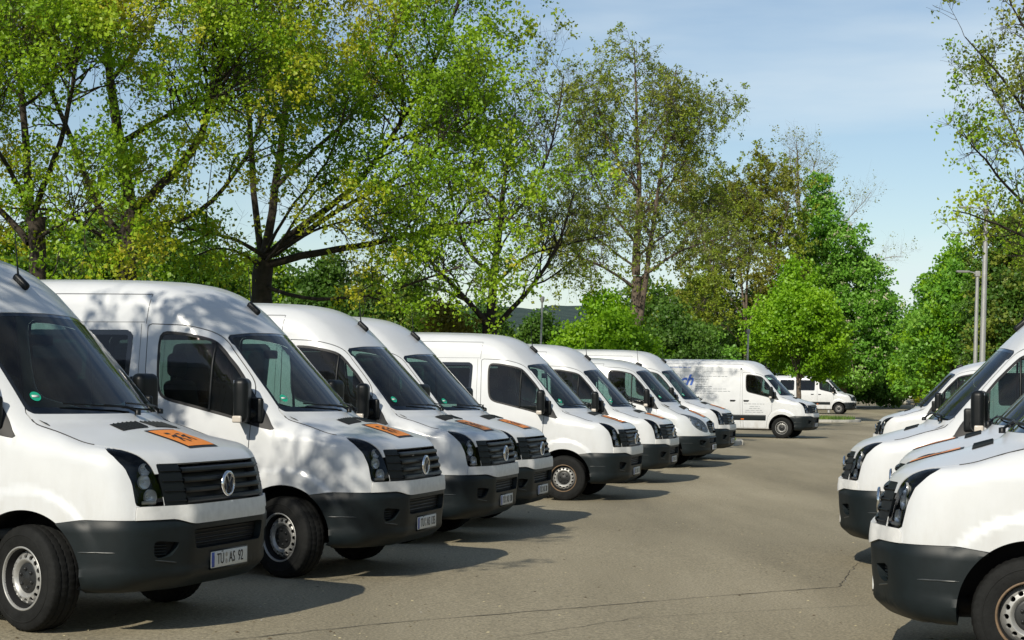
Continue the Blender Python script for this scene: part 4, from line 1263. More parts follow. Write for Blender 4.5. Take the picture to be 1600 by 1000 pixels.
def sprout(rg, P, r, n, length, spread=.9, up=.25, t0=.25, t1=1.0, m=5, rk=.45, curl=.25, droop=0.0, jit=.35):
    """n child branches spread over the parents P (k,m,3); returns polylines and radii"""
    k, mp, _ = P.shape
    seglen = np.linalg.norm(np.diff(P, axis=1), axis=2).sum(1)
    par = rg.choice(k, n, p=seglen / seglen.sum())
    t = t0 + (t1 - t0) * rg.random(n) ** .8
    f = t * (mp - 1); i = np.minimum(f.astype(int), mp - 2); w = (f - i)[:, None]
    s = P[par, i] * (1 - w) + P[par, i + 1] * w
    tan = P[par, i + 1] - P[par, i]; tan /= np.linalg.norm(tan, axis=1, keepdims=True) + 1e-9
    rr = r[par, i] * (1 - w[:, 0]) + r[par, i + 1] * w[:, 0]
    d = rg.normal(size=(n, 3)); d -= (d * tan).sum(1, keepdims=True) * tan; d /= np.linalg.norm(d, axis=1, keepdims=True)
    d = d * spread + tan * (1 - .35 * spread) + np.array([0, 0, up]); d /= np.linalg.norm(d, axis=1, keepdims=True)
    L_ = length * rg.uniform(.55, 1.25, n) * (1.15 - .45 * t)
    u = np.linspace(0, 1, m)
    bend = rg.normal(0, curl, (n, 3)) + np.array([0, 0, .12 - droop])
    C = s[:, None] + (d[:, None] * u[None, :, None] + bend[:, None] * (u ** 2)[None, :, None]) * L_[:, None, None]
    C[:, 1:-1] += rg.normal(0, .035, (n, m - 2, 3)) * L_[:, None, None] * jit
    r0 = np.minimum(rr * rk, .022 * L_ ** 1.1 + .003)
    return C, r0[:, None] * (1 - .85 * u)[None, :] + .0015

def leaf_quads(rg, C, size, up=.35):
    n = len(C)
    d = rg.normal(size=(n, 3)); d[:, 2] -= .25; d /= np.linalg.norm(d, axis=1, keepdims=True)
    nn = rg.normal(size=(n, 3)) + np.array([-.15, -.25, up]); s = np.cross(d, nn); s /= np.linalg.norm(s, axis=1, keepdims=True) + 1e-9
    nrm = np.cross(s, d)
    L_ = (size * rg.uniform(.6, 1.35, n))[:, None]; W_ = L_ * rg.uniform(.32, .5, n)[:, None]
    mid = C + d * L_ * .55
    V = np.stack([C, mid + s * W_ - nrm * W_ * .25, C + d * L_, mid - s * W_ - nrm * W_ * .25], 1)
    F = np.arange(4 * n).reshape(-1, 4)
    return G(V.reshape(-1, 3), [np.concatenate([F[:, [0, 1, 2]], F[:, [0, 2, 3]]])])

def along(rg, P, n, t0=.2):
    k, m, _ = P.shape
    par = rg.integers(0, k, n); t = t0 + (1 - t0) * rg.random(n); f = t * (m - 1); i = np.minimum(f.astype(int), m - 2); w = (f - i)[:, None]
    return P[par, i] * (1 - w) + P[par, i + 1] * w

def branch_tree(name, label, limbs, seed, n1, l1, n2, l2, n3, l3, nleaf, lsize, lm, bark=M_BARK, group=None, droop=0.0, up=.25, clump=.07, t0=.22, lm2=None, share2=.3, sides=9, spread=.95, per=9):
    """limbs: list of (points, start radius, end radius), the first one the trunk"""
    rg = np.random.default_rng(seed)
    base = np.asarray(limbs[0][0][0], float)
    root = empty(name, base); tag(root, label, 'tree', group)
    m = 14; LP, LR = [], []
    for pts, ra, rb in limbs:
        P, L_ = resample(np.asarray(pts, float), m)
        P[1:] += np.cumsum(rg.normal(0, .012, (m - 1, 3)), 0) * min(L_, 6) * .25
        LP.append(P); LR.append(ra + (rb - ra) * np.linspace(0, 1, m) ** .8)
    LP, LR = np.array(LP), np.array(LR)
    tr = LR[0].copy(); tr[0] *= 1.35; LR[0] = tr
    wood = [batch_tube(LP, LR, sides)]
    # roughen the big limbs a little
    wood[0].V += wood[0].N * (rg.normal(0, .05, len(wood[0].V)) * np.repeat(LR.reshape(-1), sides))[:, None]
    C1, R1 = sprout(rg, LP[1:] if len(LP) > 1 else LP, LR[1:] if len(LP) > 1 else LR, n1, l1, .9, up, t0, 1, 7, .5, .3, droop * .5)
    C2, R2 = sprout(rg, C1, R1, n2, l2, spread, up, .2, 1, 5, .5, .3, droop)
    C3, R3 = sprout(rg, C2, R2, n3, l3, spread, up * .6, .15, 1, 4, .6, .3, droop * 1.3)
    wood += [batch_tube(C1, R1, 5), batch_tube(C2, R2, 4), batch_tube(C3, R3, 3)]
    for g_ in wood: g_.V -= base
    obj('trunk', cat(wood[0], wood[1]), bark, root)
    tw = obj('twigs', cat(wood[2], wood[3]), bark, root); tw['kind'] = 'stuff'
    tips = C3[:, -1]
    # leaves stand in small rosettes along the twigs and at their tips
    nc = nleaf // per
    C3 = C3[rg.random(len(C3)) < .8]; tips = C3[:, -1]
    cen = np.concatenate([along(rg, C3, int(nc * .55), .35), tips[rg.integers(0, len(tips), nc - int(nc * .55))]])
    for lmat, sh in ((lm, 1 - share2 if lm2 else 1), (lm2, share2)):
        if lmat is None: continue
        if lm2:
            ph = np.sin(cen[:, 0] * .8 + seed) + np.sin(cen[:, 2] * 1.0 + 1.3 * seed) + np.sin(cen[:, 1] * .7) + rg.normal(0, .25, len(cen))
            thr = np.quantile(ph, 1 - share2); sel = cen[ph >= thr] if lmat is lm2 else cen[ph < thr]
        else: sel = cen
        C = np.repeat(sel, per, 0) + rg.normal(0, clump, (len(sel) * per, 3)) - base
        o = obj('crown', leaf_quads(rg, C, lsize), lmat, root); o['kind'] = 'stuff'
    return root

def clump_tree(name, label, base, blobs, seed, ncl, per, lsize, crad, lm, trunk=None, limbs=0, bark=M_BARK2, group=None, cat_='tree', lm2=None, n2=0, shell=.55, lm3=None):
    """blobs: (x,y,z,rx,ry,rz) relative to the base; leaves in clumps, densest near the outside"""
    rg = np.random.default_rng(seed)
    root = empty(name, base); tag(root, label, cat_, group)
    B = np.array(blobs, float); vol = (B[:, 3] * B[:, 4] * B[:, 5]) ** .67
    cen, nor = [], []
    for b_, q in zip(B, vol / vol.sum()):
        n = max(4, int(ncl * q))
        d = rg.normal(size=(n, 3)); d /= np.linalg.norm(d, axis=1, keepdims=True)
        rr = shell + (1 - shell) * rg.random(n) ** .7
        wob = 1 + .20 * np.sin(d[:, 0] * 7 + seed) * np.sin(d[:, 2] * 6 + 2 * seed) + .13 * rg.normal(size=n)
        cen.append(b_[:3] + d * b_[3:] * (rr * wob)[:, None]); nor.append(d)
    cen, nor = np.concatenate(cen), np.concatenate(nor)
    keep = cen[:, 2] > .05; cen, nor = cen[keep], nor[keep]
    if trunk:
        h, r0, lean = trunk
        zt = np.linspace(0, h, 9); tp = np.stack([lean * (zt / h) ** 1.5 + .03 * np.sin(zt * 2 + seed), .03 * np.cos(zt * 1.7), zt], -1)
        rad = r0 * (1 - .6 * zt / h); rad[0] *= 1.3
        tg = [tube(tp, rad, 10)]
        if limbs:
            ends = cen[rg.integers(0, len(cen), limbs)]; st = tp[rg.integers(3, 9, limbs)]
            u = np.linspace(0, 1, 6)[None, :, None]
            P = st[:, None] * (1 - u) + ends[:, None] * u + np.array([0, 0, 1.]) * (u * (1 - u)) * .8
            tg.append(batch_tube(P, (r0 * .35) * (1 - .85 * u[..., 0]) * np.ones((limbs, 1)) + .006, 5))
        obj('trunk', cat(*tg), bark, root)
    def crown(nm, c, lmat, sz, per_, cr):
        C = np.repeat(c, per_, 0); o_ = rg.normal(size=(len(C), 3)); o_ *= (cr * rg.random(len(C)) ** .4 / np.linalg.norm(o_, axis=1))[:, None]
        o_[:, 2] *= .62
        g_ = obj(nm, leaf_quads(rg, C + o_, sz), lmat, root); g_['kind'] = 'stuff'
    if lm2:
        s_ = rg.random(len(cen)) < n2
        crown('crown', cen[~s_], lm, lsize, per, crad); crown('crown', cen[s_], lm2, lsize, per, crad)
    else: crown('crown', cen, lm, lsize, per, crad)
    if lm3:      # upright blossom candles on the outside
        out = cen[rg.integers(0, len(cen), 520)]; crown('blossom', out + nor[rg.integers(0, len(nor), 520)] * .1 + np.array([-.1, -.35, .25]), lm3, lsize * .6, 8, .22)
    return root
def gz(x, y): return float(ground_z(np.array(x), np.array(y)))
def pts(depths, *pp):
    d = np.linspace(depths[0], depths[1], len(pp)) if len(depths) == 2 else depths
    return [at(p[0], p[1], q) for p, q in zip(pp, d)]
def trunk_from(px, depth, *pp):
    p0 = at(px, 500, depth); return [np.array([p0[0], depth, gz(p0[0], depth) - .1])] + [at(a, b, depth) for a, b in pp]

G_OAK = 'oaks behind the row of vans'
branch_tree('oak_tree', 'tall dark oak with crooked forked trunk behind the second van', [
    (trunk_from(205, 41, (204, 430), (207, 330)), 0.205, .22),
    (pts((41, 41.8), (207, 335), (188, 220), (168, 110), (158, -40), (150, -200)), 0.144, .05),
    (pts((41, 39.5), (208, 340), (250, 285), (306, 235), (322, 165), (352, 60), (385, -80)), 0.122, .04),
    (pts((41, 38.8), (188, 222), (240, 190), (305, 155), (370, 140)), 0.076, .03),
    (pts((41, 42.5), (198, 380), (150, 330), (120, 240), (75, 140), (40, 20)), 0.099, .03),
    (pts((41, 38.0), (205, 400), (150, 365), (90, 330), (20, 330)), 0.068, .02),
    (pts((41, 43.2), (205, 360), (270, 350), (330, 320), (390, 230), (420, 120)), 0.076, .03),
    (pts((41, 42.5), (170, 130), (230, 60), (270, -30), (300, -140)), 0.061, .02)],
    11, 150, 2.3, 900, 1.1, 3000, .55, 58000, .085, L_OAK, lm2=L_OAKY, share2=.22, group=G_OAK, up=.12, clump=.11, per=14, t0=.40)
branch_tree('oak_tree', 'broad oak with a long low limb reaching right over the vans', [
    (trunk_from(408, 45, (408, 440), (414, 405)), 0.243, .27),
    (pts((45, 42.8), (414, 415), (470, 398), (560, 380), (640, 368), (720, 345), (800, 338)), 0.114, .03),
    (pts((45, 42.0), (410, 445), (470, 470), (560, 462), (640, 440), (720, 412)), 0.061, .02),
    (pts((45, 45.8), (412, 405), (428, 300), (440, 180), (450, 60), (455, -90)), 0.129, .05),
    (pts((45, 46.5), (410, 410), (398, 320), (392, 200), (372, 60), (350, -80)), 0.099, .04),
    (pts((45, 43.5), (418, 400), (480, 345), (550, 300), (630, 190), (690, 80), (740, -60)), 0.106, .03),
    (pts((45, 42.0), (425, 395), (520, 330), (600, 285), (680, 235), (760, 160)), 0.084, .02),
    (pts((45, 48.0), (425, 300), (490, 240), (570, 170), (620, 60), (640, -60)), 0.068, .02),
    (pts((45, 41.2), (414, 400), (360, 370), (300, 360), (240, 350)), 0.061, .02),
    (pts((45, 41.0), (415, 405), (470, 370), (520, 352), (570, 340), (620, 330)), .05, .015),
    (pts((45, 41.5), (412, 415), (445, 372), (465, 330), (500, 290), (540, 270)), .05, .015),
    (pts((45, 42.0), (412, 400), (440, 340), (470, 300), (520, 240), (540, 160)), .05, .015),
    (pts((45, 43), (410, 420), (380, 395), (340, 385), (300, 400)), .05, .015),
    (pts((45, 43.5), (560, 300), (640, 290), (730, 260), (800, 250)), 0.038, .015)],
    12, 230, 2.2, 1400, 1.1, 4400, .55, 76000, .088, L_OAK, lm2=L_OAKY, share2=.33, group=G_OAK, up=.12, clump=.11, per=14, t0=.40)
branch_tree('oak_tree', 'yellow-green oak at the left edge behind the first van', [
    (trunk_from(52, 37, (50, 420), (48, 340)), 0.182, .18),
    (pts((37, 37.0), (48, 350), (40, 220), (20, 90), (10, -60)), 0.106, .04),
    (pts((37, 35.5), (48, 345), (90, 250), (120, 130), (130, 0)), 0.076, .03),
    (pts((37, 35.5), (48, 380), (100, 350), (150, 330)), 0.053, .02),
    (pts((37, 38.5), (45, 380), (-30, 300), (-110, 200), (-160, 60)), 0.076, .03),
    (pts((37, 34.0), (48, 330), (20, 260), (-30, 180), (-60, 60)), 0.061, .02)],
    13, 120, 2.2, 800, 1.1, 2700, .55, 58000, .085, L_OAK, lm2=L_OAKY, share2=.5, group=G_OAK, up=.12, clump=.11, per=14, t0=.40)
branch_tree('sparse_tree', 'thin three-stemmed tree in sparse young leaf behind the middle vans', [
    (trunk_from(768, 50, (768, 505), (768, 490)), .22, .2),
    (pts((50, 50.0), (766, 505), (768, 430), (780, 350), (792, 260), (805, 180)), .15, .03),
    (pts((50, 47.9), (764, 510), (730, 470), (690, 425), (650, 380), (620, 300)), .10, .02),
    (pts((50, 48.9), (772, 515), (800, 480), (832, 445), (870, 390), (900, 300)), .09, .02),
    (pts((50, 51.1), (770, 430), (720, 390), (700, 300), (690, 200)), .07, .02),
    (pts((50, 48.9), (778, 360), (840, 290), (870, 200), (880, 120)), .06, .015),
    (pts((50, 48.9), (768, 450), (820, 400), (890, 385), (950, 370)), .05, .015),
    (pts((50, 51.1), (730, 470), (680, 450), (620, 445), (590, 430)), .05, .012)],
    14, 110, 1.7, 640, 1.0, 2200, .5, 6500, .085, L_SPARSE, group='trees behind the row of vans')
branch_tree('birch_tree', 'tall slender birch-like tree with hanging olive twigs in the centre', [
    (trunk_from(992, 66, (992, 520), (994, 430)), .26, .17),
    (pts((66, 66.0), (994, 430), (998, 300), (992, 180), (988, 75)), .17, .02),
    (pts((66, 64.7), (1000, 500), (1012, 400), (1024, 290), (1040, 180), (1050, 110)), .13, .02),
    (pts((66, 63.6), (992, 450), (950, 420), (900, 400), (860, 390)), .07, .015),
    (pts((66, 63.6), (996, 440), (1050, 400), (1100, 380), (1140, 370)), .07, .015),
    (pts((66, 67.3), (994, 380), (950, 330), (915, 260), (900, 190)), .06, .012),
    (pts((66, 67.3), (998, 340), (1050, 290), (1085, 220), (1100, 160)), .06, .012),
    (pts((66, 64.7), (996, 300), (960, 240), (935, 170), (925, 110)), .05, .01),
    (pts((66, 64.7), (996, 420), (930, 370), (880, 320), (860, 290)), .05, .01),
    (pts((66, 68.4), (998, 400), (1060, 350), (1120, 320), (1150, 300)), .05, .01),
    (pts((66, 63.6), (994, 250), (1030, 200), (1060, 150)), .04, .01)],
    15, 240, 1.4, 1700, .9, 6000, .55, 64000, .078, L_BIRCH, bark=M_BARK2, droop=.55, group='trees behind the row of vans', lm2=L_SPARSE, share2=.3, clump=.05)
branch_tree('young_tree', 'brownish young tree thicket right of the birch-like tree', [
    (trunk_from(1165, 122, (1165, 500), (1170, 400), (1178, 300)), .16, .03),
    (pts((122, 122.0), (1165, 500), (1150, 380), (1140, 300)), .10, .02), (pts((122, 118.6), (1166, 520), (1200, 420), (1225, 340), (1235, 300)), .09, .02),
    (pts((122, 125.4), (1165, 500), (1110, 420), (1090, 340), (1085, 280)), .09, .02), (pts((122, 122.0), (1168, 420), (1190, 350), (1200, 280)), .07, .015),
    (pts((122, 118.6), (1165, 540), (1120, 500), (1080, 470)), .06, .015), (pts((122, 120.4), (1165, 530), (1210, 490), (1240, 440)), .06, .015)],
    16, 200, 2.2, 1200, 1.3, 4600, .75, 46000, .16, L_BROWN, bark=M_BARK2, group='trees behind the row of vans', lm2=L_BIRCH, share2=.4, droop=.1)
branch_tree('leaning_tree', 'spring tree with thin budding branches reaching in from the right edge', [
    (trunk_from(1800, 27, (1800, 400), (1790, 200)), .28, .2),
    (pts((27, 25), (1795, 420), (1700, 380), (1600, 320), (1548, 262), (1500, 200)), .055, .008),
    (pts((27, 25), (1795, 330), (1690, 280), (1600, 190), (1558, 130), (1504, 72)), .055, .008),
    (pts((27, 26), (1790, 220), (1680, 130), (1600, 50), (1563, -40)), .05, .008),
    (pts((27, 25), (1795, 450), (1690, 420), (1600, 370), (1548, 345), (1496, 330)), .045, .008),
    (pts((27, 28), (1795, 400), (1700, 330), (1620, 280), (1578, 190), (1538, 110)), .045, .008),
    (pts((27, 28), (1795, 440), (1710, 430), (1620, 400), (1578, 400)), .04, .008),
    (pts((27, 28), (1790, 200), (1760, 80), (1740, -60)), .14, .04)],
    17, 90, .62, 480, .36, 1800, .2, 9500, .055, L_SPARSE, group='trees along the right side', up=.35, lm2=L_OAK, share2=.4)
# two trees left of the picture whose branches shade the vans
branch_tree('shade_tree', 'leafy tree left of the picture that dapples the first vans', [
    ([(-8.9, 7.3, 0), (-8.8, 7.4, 2.2), (-8.5, 7.5, 3.8)], .22, .16), ([(-8.5, 7.5, 3.6), (-7.0, 8.9, 5.2), (-5.4, 10.1, 6.0)], .09, .02), ([(-8.5, 7.5, 3.8), (-6.6, 7.9, 5.4), (-4.5, 8.5, 6.2)], .09, .02),
    ([(-8.5, 7.5, 3.7), (-7.5, 7.1, 5.3), (-6.3, 7.0, 6.2)], .08, .02), ([(-8.5, 7.5, 3.8), (-6.6, 9.7, 5.6), (-4.1, 11.7, 6.4)], .08, .02), ([(-8.5, 7.5, 3.8), (-8.2, 7.7, 6.2), (-7.0, 8.1, 8.0)], .09, .03)],
    21, 75, .9, 320, .5, 850, .3, 6300, .09, L_OAK, group='trees left of the vans', up=.4)
branch_tree('shade_tree', 'leafy tree left of the picture shading the middle vans', [
    ([(-9.4, 20.4, 0), (-9.3, 20.4, 2.6), (-9.0, 20.5, 4.4)], .24, .18), ([(-9.0, 20.5, 4.2), (-7.6, 21.2, 6.4), (-6.2, 21.6, 8.0)], .10, .03), ([(-9.0, 20.5, 4.4), (-8.2, 21.6, 7.0), (-7.0, 22.6, 8.6)], .11, .03),
    ([(-9.0, 20.5, 4.2), (-8.0, 19.9, 6.8), (-6.4, 19.8, 8.6)], .1, .03)],
    22, 40, 1.2, 170, .65, 500, .4, 6000, .10, L_OAK, group='trees left of the vans')

def cb(name, label, px, ptop, hw, depth, seed, ncl, per, ls, cr, lm, trunk=True, cat_='tree', group=None, low=0.0, nb=7, **kw):
    """round-headed tree or bush from its place, width and top in the photograph"""
    c = at(px, 560, depth); x0 = c[0]; z0 = gz(x0, depth)
    top = at(px, ptop, depth)[2] - z0; w = hw / 2750 * depth
    rg = np.random.default_rng(seed); bl = []
    zl = low * top; H = top - zl
    bl.append((0, 0, zl + H * .48, w * .62, w * .62, H * .40))
    bl.append((0, 0, zl + H * .75, w * .42, w * .42, H * .25))
    for i in range(nb):
        a = 2 * math.pi * i / nb + rg.uniform(-.3, .3); h = rg.uniform(.2, .68)
        q = w * (.62 - .25 * max(0, h - .4)); bl.append((q * math.cos(a), q * math.sin(a), zl + H * h, w * rg.uniform(.36, .5), w * rg.uniform(.36, .5), H * rg.uniform(.17, .25)))
    return clump_tree(name, label, (x0, depth, z0), bl, seed, ncl, per, ls, cr, lm, (top * .62, max(.09, w * .055), 0) if trunk else None, 14 if trunk else 0, cat_=cat_, group=group, **kw)
GB = 'trees and bushes behind the lot'
cb('maple_tree', 'small round bright green maple on the planting island', 1248, 402, 84, 89, 31, 900, 38, .15, .42, L_MAPLE, low=.22, nb=9, group=GB)
cx_, cy_ = at(1318, 560, 125)[0], 125.
clump_tree('chestnut_tree', 'tall blossoming chestnut tree behind the bright maple', (cx_, cy_, gz(cx_, cy_)), [(-1.9, 0, 15.6, .8, .8, 1.5), (-1.6, 0, 13.6, 1.5, 1.5, 1.6), (-2.4, .5, 11.6, 1.3, 1.3, 1.3), (-.2, -.5, 11.6, 1.9, 1.8, 1.7), (.6, .4, 9.4, 2.5, 2.3, 1.8),
    (-1.8, 0, 8.8, 2.2, 2.2, 2.0), (2.0, -.3, 7.0, 2.3, 2.2, 1.6), (.2, -1.2, 6.4, 2.6, 2.2, 2.0), (-2.4, .2, 5.6, 2.2, 2.2, 2.0), (2.6, .2, 4.4, 2.2, 2.2, 1.7), (.4, -1.0, 3.2, 2.8, 2.4, 1.6), (-2.0, .2, 3.0, 2.4, 2.3, 1.6)], 32, 1500, 40, .21, .55, L_CHEST, (11, .3, -.8), 16, group=GB, lm3=L_BLOSSOM)
cb('dense_tree', 'dense round green tree beside the tall street lamps', 1490, 372, 74, 104, 33, 1100, 38, .20, .55, L_CHEST, low=.16, nb=9, group=GB, lm2=L_MAPLE, n2=.3)
cb('dense_tree', 'tall dense green tree at the right edge behind the lamps', 1582, 305, 80, 98, 34, 1100, 38, .20, .55, L_DARK, low=.12, nb=9, group=GB, lm2=L_SPARSE, n2=.4)
cb('dense_tree', 'low green tree left of the street lamps at the lot end', 1440, 478, 46, 118, 35, 700, 38, .20, .5, L_CHEST, low=.12, nb=8, group=GB, lm2=L_MAPLE, n2=.4)
cb('dark_tree', 'dark green tree seen between the two big oaks', 505, 396, 78, 62, 36, 800, 36, .14, .42, L_DARK, low=.05, group=GB)
cb('dark_tree', 'broad dark green tree behind the reddish bush', 640, 425, 72, 66, 37, 700, 36, .14, .42, L_DARK, low=.05, group=GB, lm2=L_SPARSE, n2=.35)
cb('copper_bush', 'rounded reddish-brown bush behind the fourth van', 690, 468, 62, 50, 38, 700, 36, .10, .32, L_COPPER, trunk=False, cat_='bush', group=GB, nb=8)
cb('maple_bush', 'bright yellow-green bush behind the birch-like trunk', 945, 452, 92, 64, 39, 1000, 38, .13, .40, L_MAPLE, trunk=False, cat_='bush', group=GB, nb=9)
cb('hedge_bush', 'dark green bush beside the short lamp post', 845, 480, 70, 80, 40, 700, 34, .16, .45, L_DARK, trunk=False, cat_='bush', group=GB, nb=8)
cb('dark_tree', 'dark dense tree behind the brownish thicket', 1120, 395, 92, 128, 41, 1000, 36, .17, .5, L_DARK, low=.02, group=GB, nb=9)
cb('dark_tree', 'dark tree filling the gap left of the bright maple', 1190, 430, 60, 134, 42, 700, 36, .18, .5, L_DARK, low=.02, group=GB, nb=8)
cb('dark_bush', 'low dark green bush beyond the farthest van', 1352, 545, 62, 134, 43, 700, 34, .20, .5, L_DARK, trunk=False, cat_='bush', group=GB, nb=8, lm2=L_CHEST, n2=.3)
cb('dark_bush', 'dark hedge at the left edge behind the first van', 40, 330, 130, 58, 44, 1300, 34, .15, .45, L_DARK, trunk=False, cat_='bush', group=GB, nb=8, lm2=L_OAK, n2=.4)
cb('dark_bush', 'dark hedge between the oak trunks behind the second van', 300, 340, 140, 60, 45, 1300, 34, .15, .45, L_DARK, trunk=False, cat_='bush', group=GB, nb=8, lm2=L_OAK, n2=.4)
cb('dark_tree', 'green tree at the far end of the lot behind the right row', 1540, 420, 70, 130, 46, 700, 36, .22, .55, L_DARK, low=.02, group=GB, nb=8)
cb('dark_tree', 'dark tree between the first and second oak trunks', 170, 300, 120, 70, 61, 1200, 34, .17, .5, L_DARK, low=.0, group=GB, nb=9, lm2=L_OAK, n2=.35)
cb('dark_bush', 'green bush row behind the birch-like tree on its right', 1050, 470, 70, 90, 62, 700, 34, .16, .45, L_DARK, trunk=False, cat_='bush', group=GB, nb=8)
cb('dark_tree', 'dark leafy tree behind the trunk of the broad oak', 425, 372, 110, 78, 63, 1200, 36, .18, .5, L_DARK, low=.0, group=GB, nb=9, lm2=L_OAK, n2=.3)
cb('dark_tree', 'mid green tree left of the reddish bush', 575, 415, 75, 84, 64, 900, 36, .18, .5, L_DARK, low=.0, group=GB, nb=8, lm2=L_SPARSE, n2=.3)
cb('dark_bush', 'low green bush under the three-stemmed tree', 765, 462, 85, 90, 65, 700, 34, .16, .45, L_DARK, trunk=False, cat_='bush', group=GB, nb=8)
cb('dark_tree', 'green tree showing between the birch-like stems', 1010, 425, 85, 100, 66, 1000, 36, .19, .5, L_DARK, low=.0, group=GB, nb=9, lm2=L_BIRCH, n2=.4)
cb('dark_bush', 'green bush behind the lettered panel van', 1090, 500, 80, 104, 67, 800, 34, .18, .45, L_CHEST, trunk=False, cat_='bush', group=GB, nb=8, lm2=L_DARK, n2=.5)
cb('dark_bush', 'green bush between the chestnut and the lamp posts', 1398, 515, 34, 142, 68, 500, 34, .2, .5, L_CHEST, trunk=False, cat_='bush', group=GB, nb=7)
cb('yellow_shrub', 'small yellow shrub near the parked truck', 1434, 590, 9, 150, 47, 60, 24, .14, .3, L_OAKY, trunk=False, cat_='bush', group=GB, nb=5)
branch_tree('bare_poplar', 'bare pale poplar rising behind the chestnut tree', [
    (trunk_from(1247, 150, (1247, 400), (1246, 300), (1245, 235)), .35, .04), (pts((150, 150), (1247, 400), (1246, 300), (1245, 235)), .25, .04),
    (pts((150, 150), (1247, 380), (1225, 320), (1212, 270)), .12, .03), (pts((150, 150), (1247, 370), (1268, 300), (1275, 250)), .12, .03), (pts((150, 149), (1246, 320), (1235, 265), (1232, 235)), .09, .02),
    (pts((150, 151), (1247, 390), (1320, 350), (1360, 300)), .08, .02), (pts((150, 151), (1300, 450), (1380, 400), (1412, 400)), .07, .02)],
    48, 90, 2.0, 480, 1.3, 1200, .8, 1500, .14, L_BROWN, bark=mat('pale_bark', (.22, .19, .15), .9), group=GB, clump=.2)

# unseen trees added around the lot to show in windscreens and block skylight
for i, (x0, y0, h_) in enumerate(((17, 12, 11), (19, 24, 12), (18.5, 2, 12), (14, -14, 11), (24, -8, 13), (-19, 16, 11), (-21, 27, 12), (20.5, 36, 12))):
    clump_tree('added_border_tree', ['unseen broad tree added at the right beside the nearest vans', 'unseen round tree added at the right of the lot', 'unseen dense tree added right behind the viewpoint', 'unseen spreading tree added behind the viewpoint', 'unseen tall tree added at the rear right corner', 'unseen leafy tree added at the left of the lot', 'unseen tall tree added at the left beyond the oaks', 'unseen tall tree added at the right beyond the second van'][i], (x0, y0, gz(x0, y0)),
        [(0, 0, h_ * .6, 3.4, 3.4, h_ * .36), (1.5, 1, h_ * .45, 2.4, 2.4, 2.2), (-1.6, .8, h_ * .5, 2.4, 2.4, 2.4), (.3, -1.8, h_ * .48, 2.4, 2.2, 2.3), (0, .2, h_ * .28, 2.6, 2.6, 1.6)], 80 + i, 420, 26, .26, .6, L_SPARSE if i % 2 else L_OAK, (h_ * .6, .25, 0), 8, group='unseen trees added for reflections and to block sky')
# ------------------------------------------------------------------ vans
KA = make_kit(True, 'a', True)
KL = make_kit(False, 'a', True)
KP = make_kit(True, 'a', False)
KS = make_kit(False, 'b', True, M_SILVER)
GL = 'white vans parked in a row on the left'
GR = 'white vans parked on the right side'
def van(key, K, name, label, cat_, group, **kw):
    x, y, z, h = VANS[key]
    return place_van(K, name, (x, y, z), h, label, cat_, group, **kw)
van('v1', KA, 'minibus', 'nearest white high-roof minibus at the left, plate ending in 92', 'minibus', GL, plate='TÜ AS 92', steer=-20)
van('v2', KA, 'minibus', 'white high-roof minibus, second from the left, plate ending in 135', 'minibus', GL, plate='TÜ AS 135', steer=-24)
van('v3', KA, 'minibus', 'white minibus, third from the left, half hidden behind the second', 'minibus', GL, plate='TÜ AS 130', steer=-6)
van('v4', KA, 'minibus', 'white minibus parked tight against the third, fourth from the left', 'minibus', GL, plate='TÜ AS 20', steer=5)
van('v5', KA, 'minibus', 'white minibus with its whole front wheel showing, fifth from the left', 'minibus', GL, plate='TÜ AS 13', rusty=True)
van('v6', KA, 'minibus', 'white minibus, sixth from the left, just before the silver one', 'minibus', GL, plate='TÜ AS 31', steer=-12)
van('v7', KS, 'low_minibus', 'silvery low-roof minibus with oval headlights and star badge in the left row', 'minibus', GL, plate='TÜ AS 18', steer=8)
van('v8', KA, 'minibus', 'last white minibus of the left row, behind the silvery one', 'minibus', GL, plate='TÜ AS 17')
v9 = van('v9', KP, 'panel_van', 'white high-roof panel van with blue lettering on its side', 'van', GL, sign=False, plate='TÜ AS 11')
van('v10', KL, 'low_minibus', 'farthest white low-roof minibus behind the small round maple', 'minibus', GL, sign=False)
van('r1', KA, 'minibus', 'nearest white minibus at the right edge with rusty wheel rim', 'minibus', GR, plate='TÜ AS 14', rusty=True)
van('r1b', KA, 'minibus', 'white minibus mostly hidden between the two nearest on the right', 'minibus', GR, plate='TÜ AS 16')
van('r2', KA, 'minibus', 'white minibus on the right with its dark door mirror in full view', 'minibus', GR, sign=False, plate='TÜ AS 12')
van('r3', KL, 'low_minibus', 'white low-roof minibus on the right beyond the dark mirror', 'minibus', GR, sign=False, plate='TÜ AS 15')
van('r4', KL, 'low_minibus', 'small far white van at the right end of the lot, nearer one', 'minibus', GR, sign=False)
van('r5', KL, 'low_minibus', 'small far white van at the right end of the lot, farther one', 'minibus', GR, sign=False)

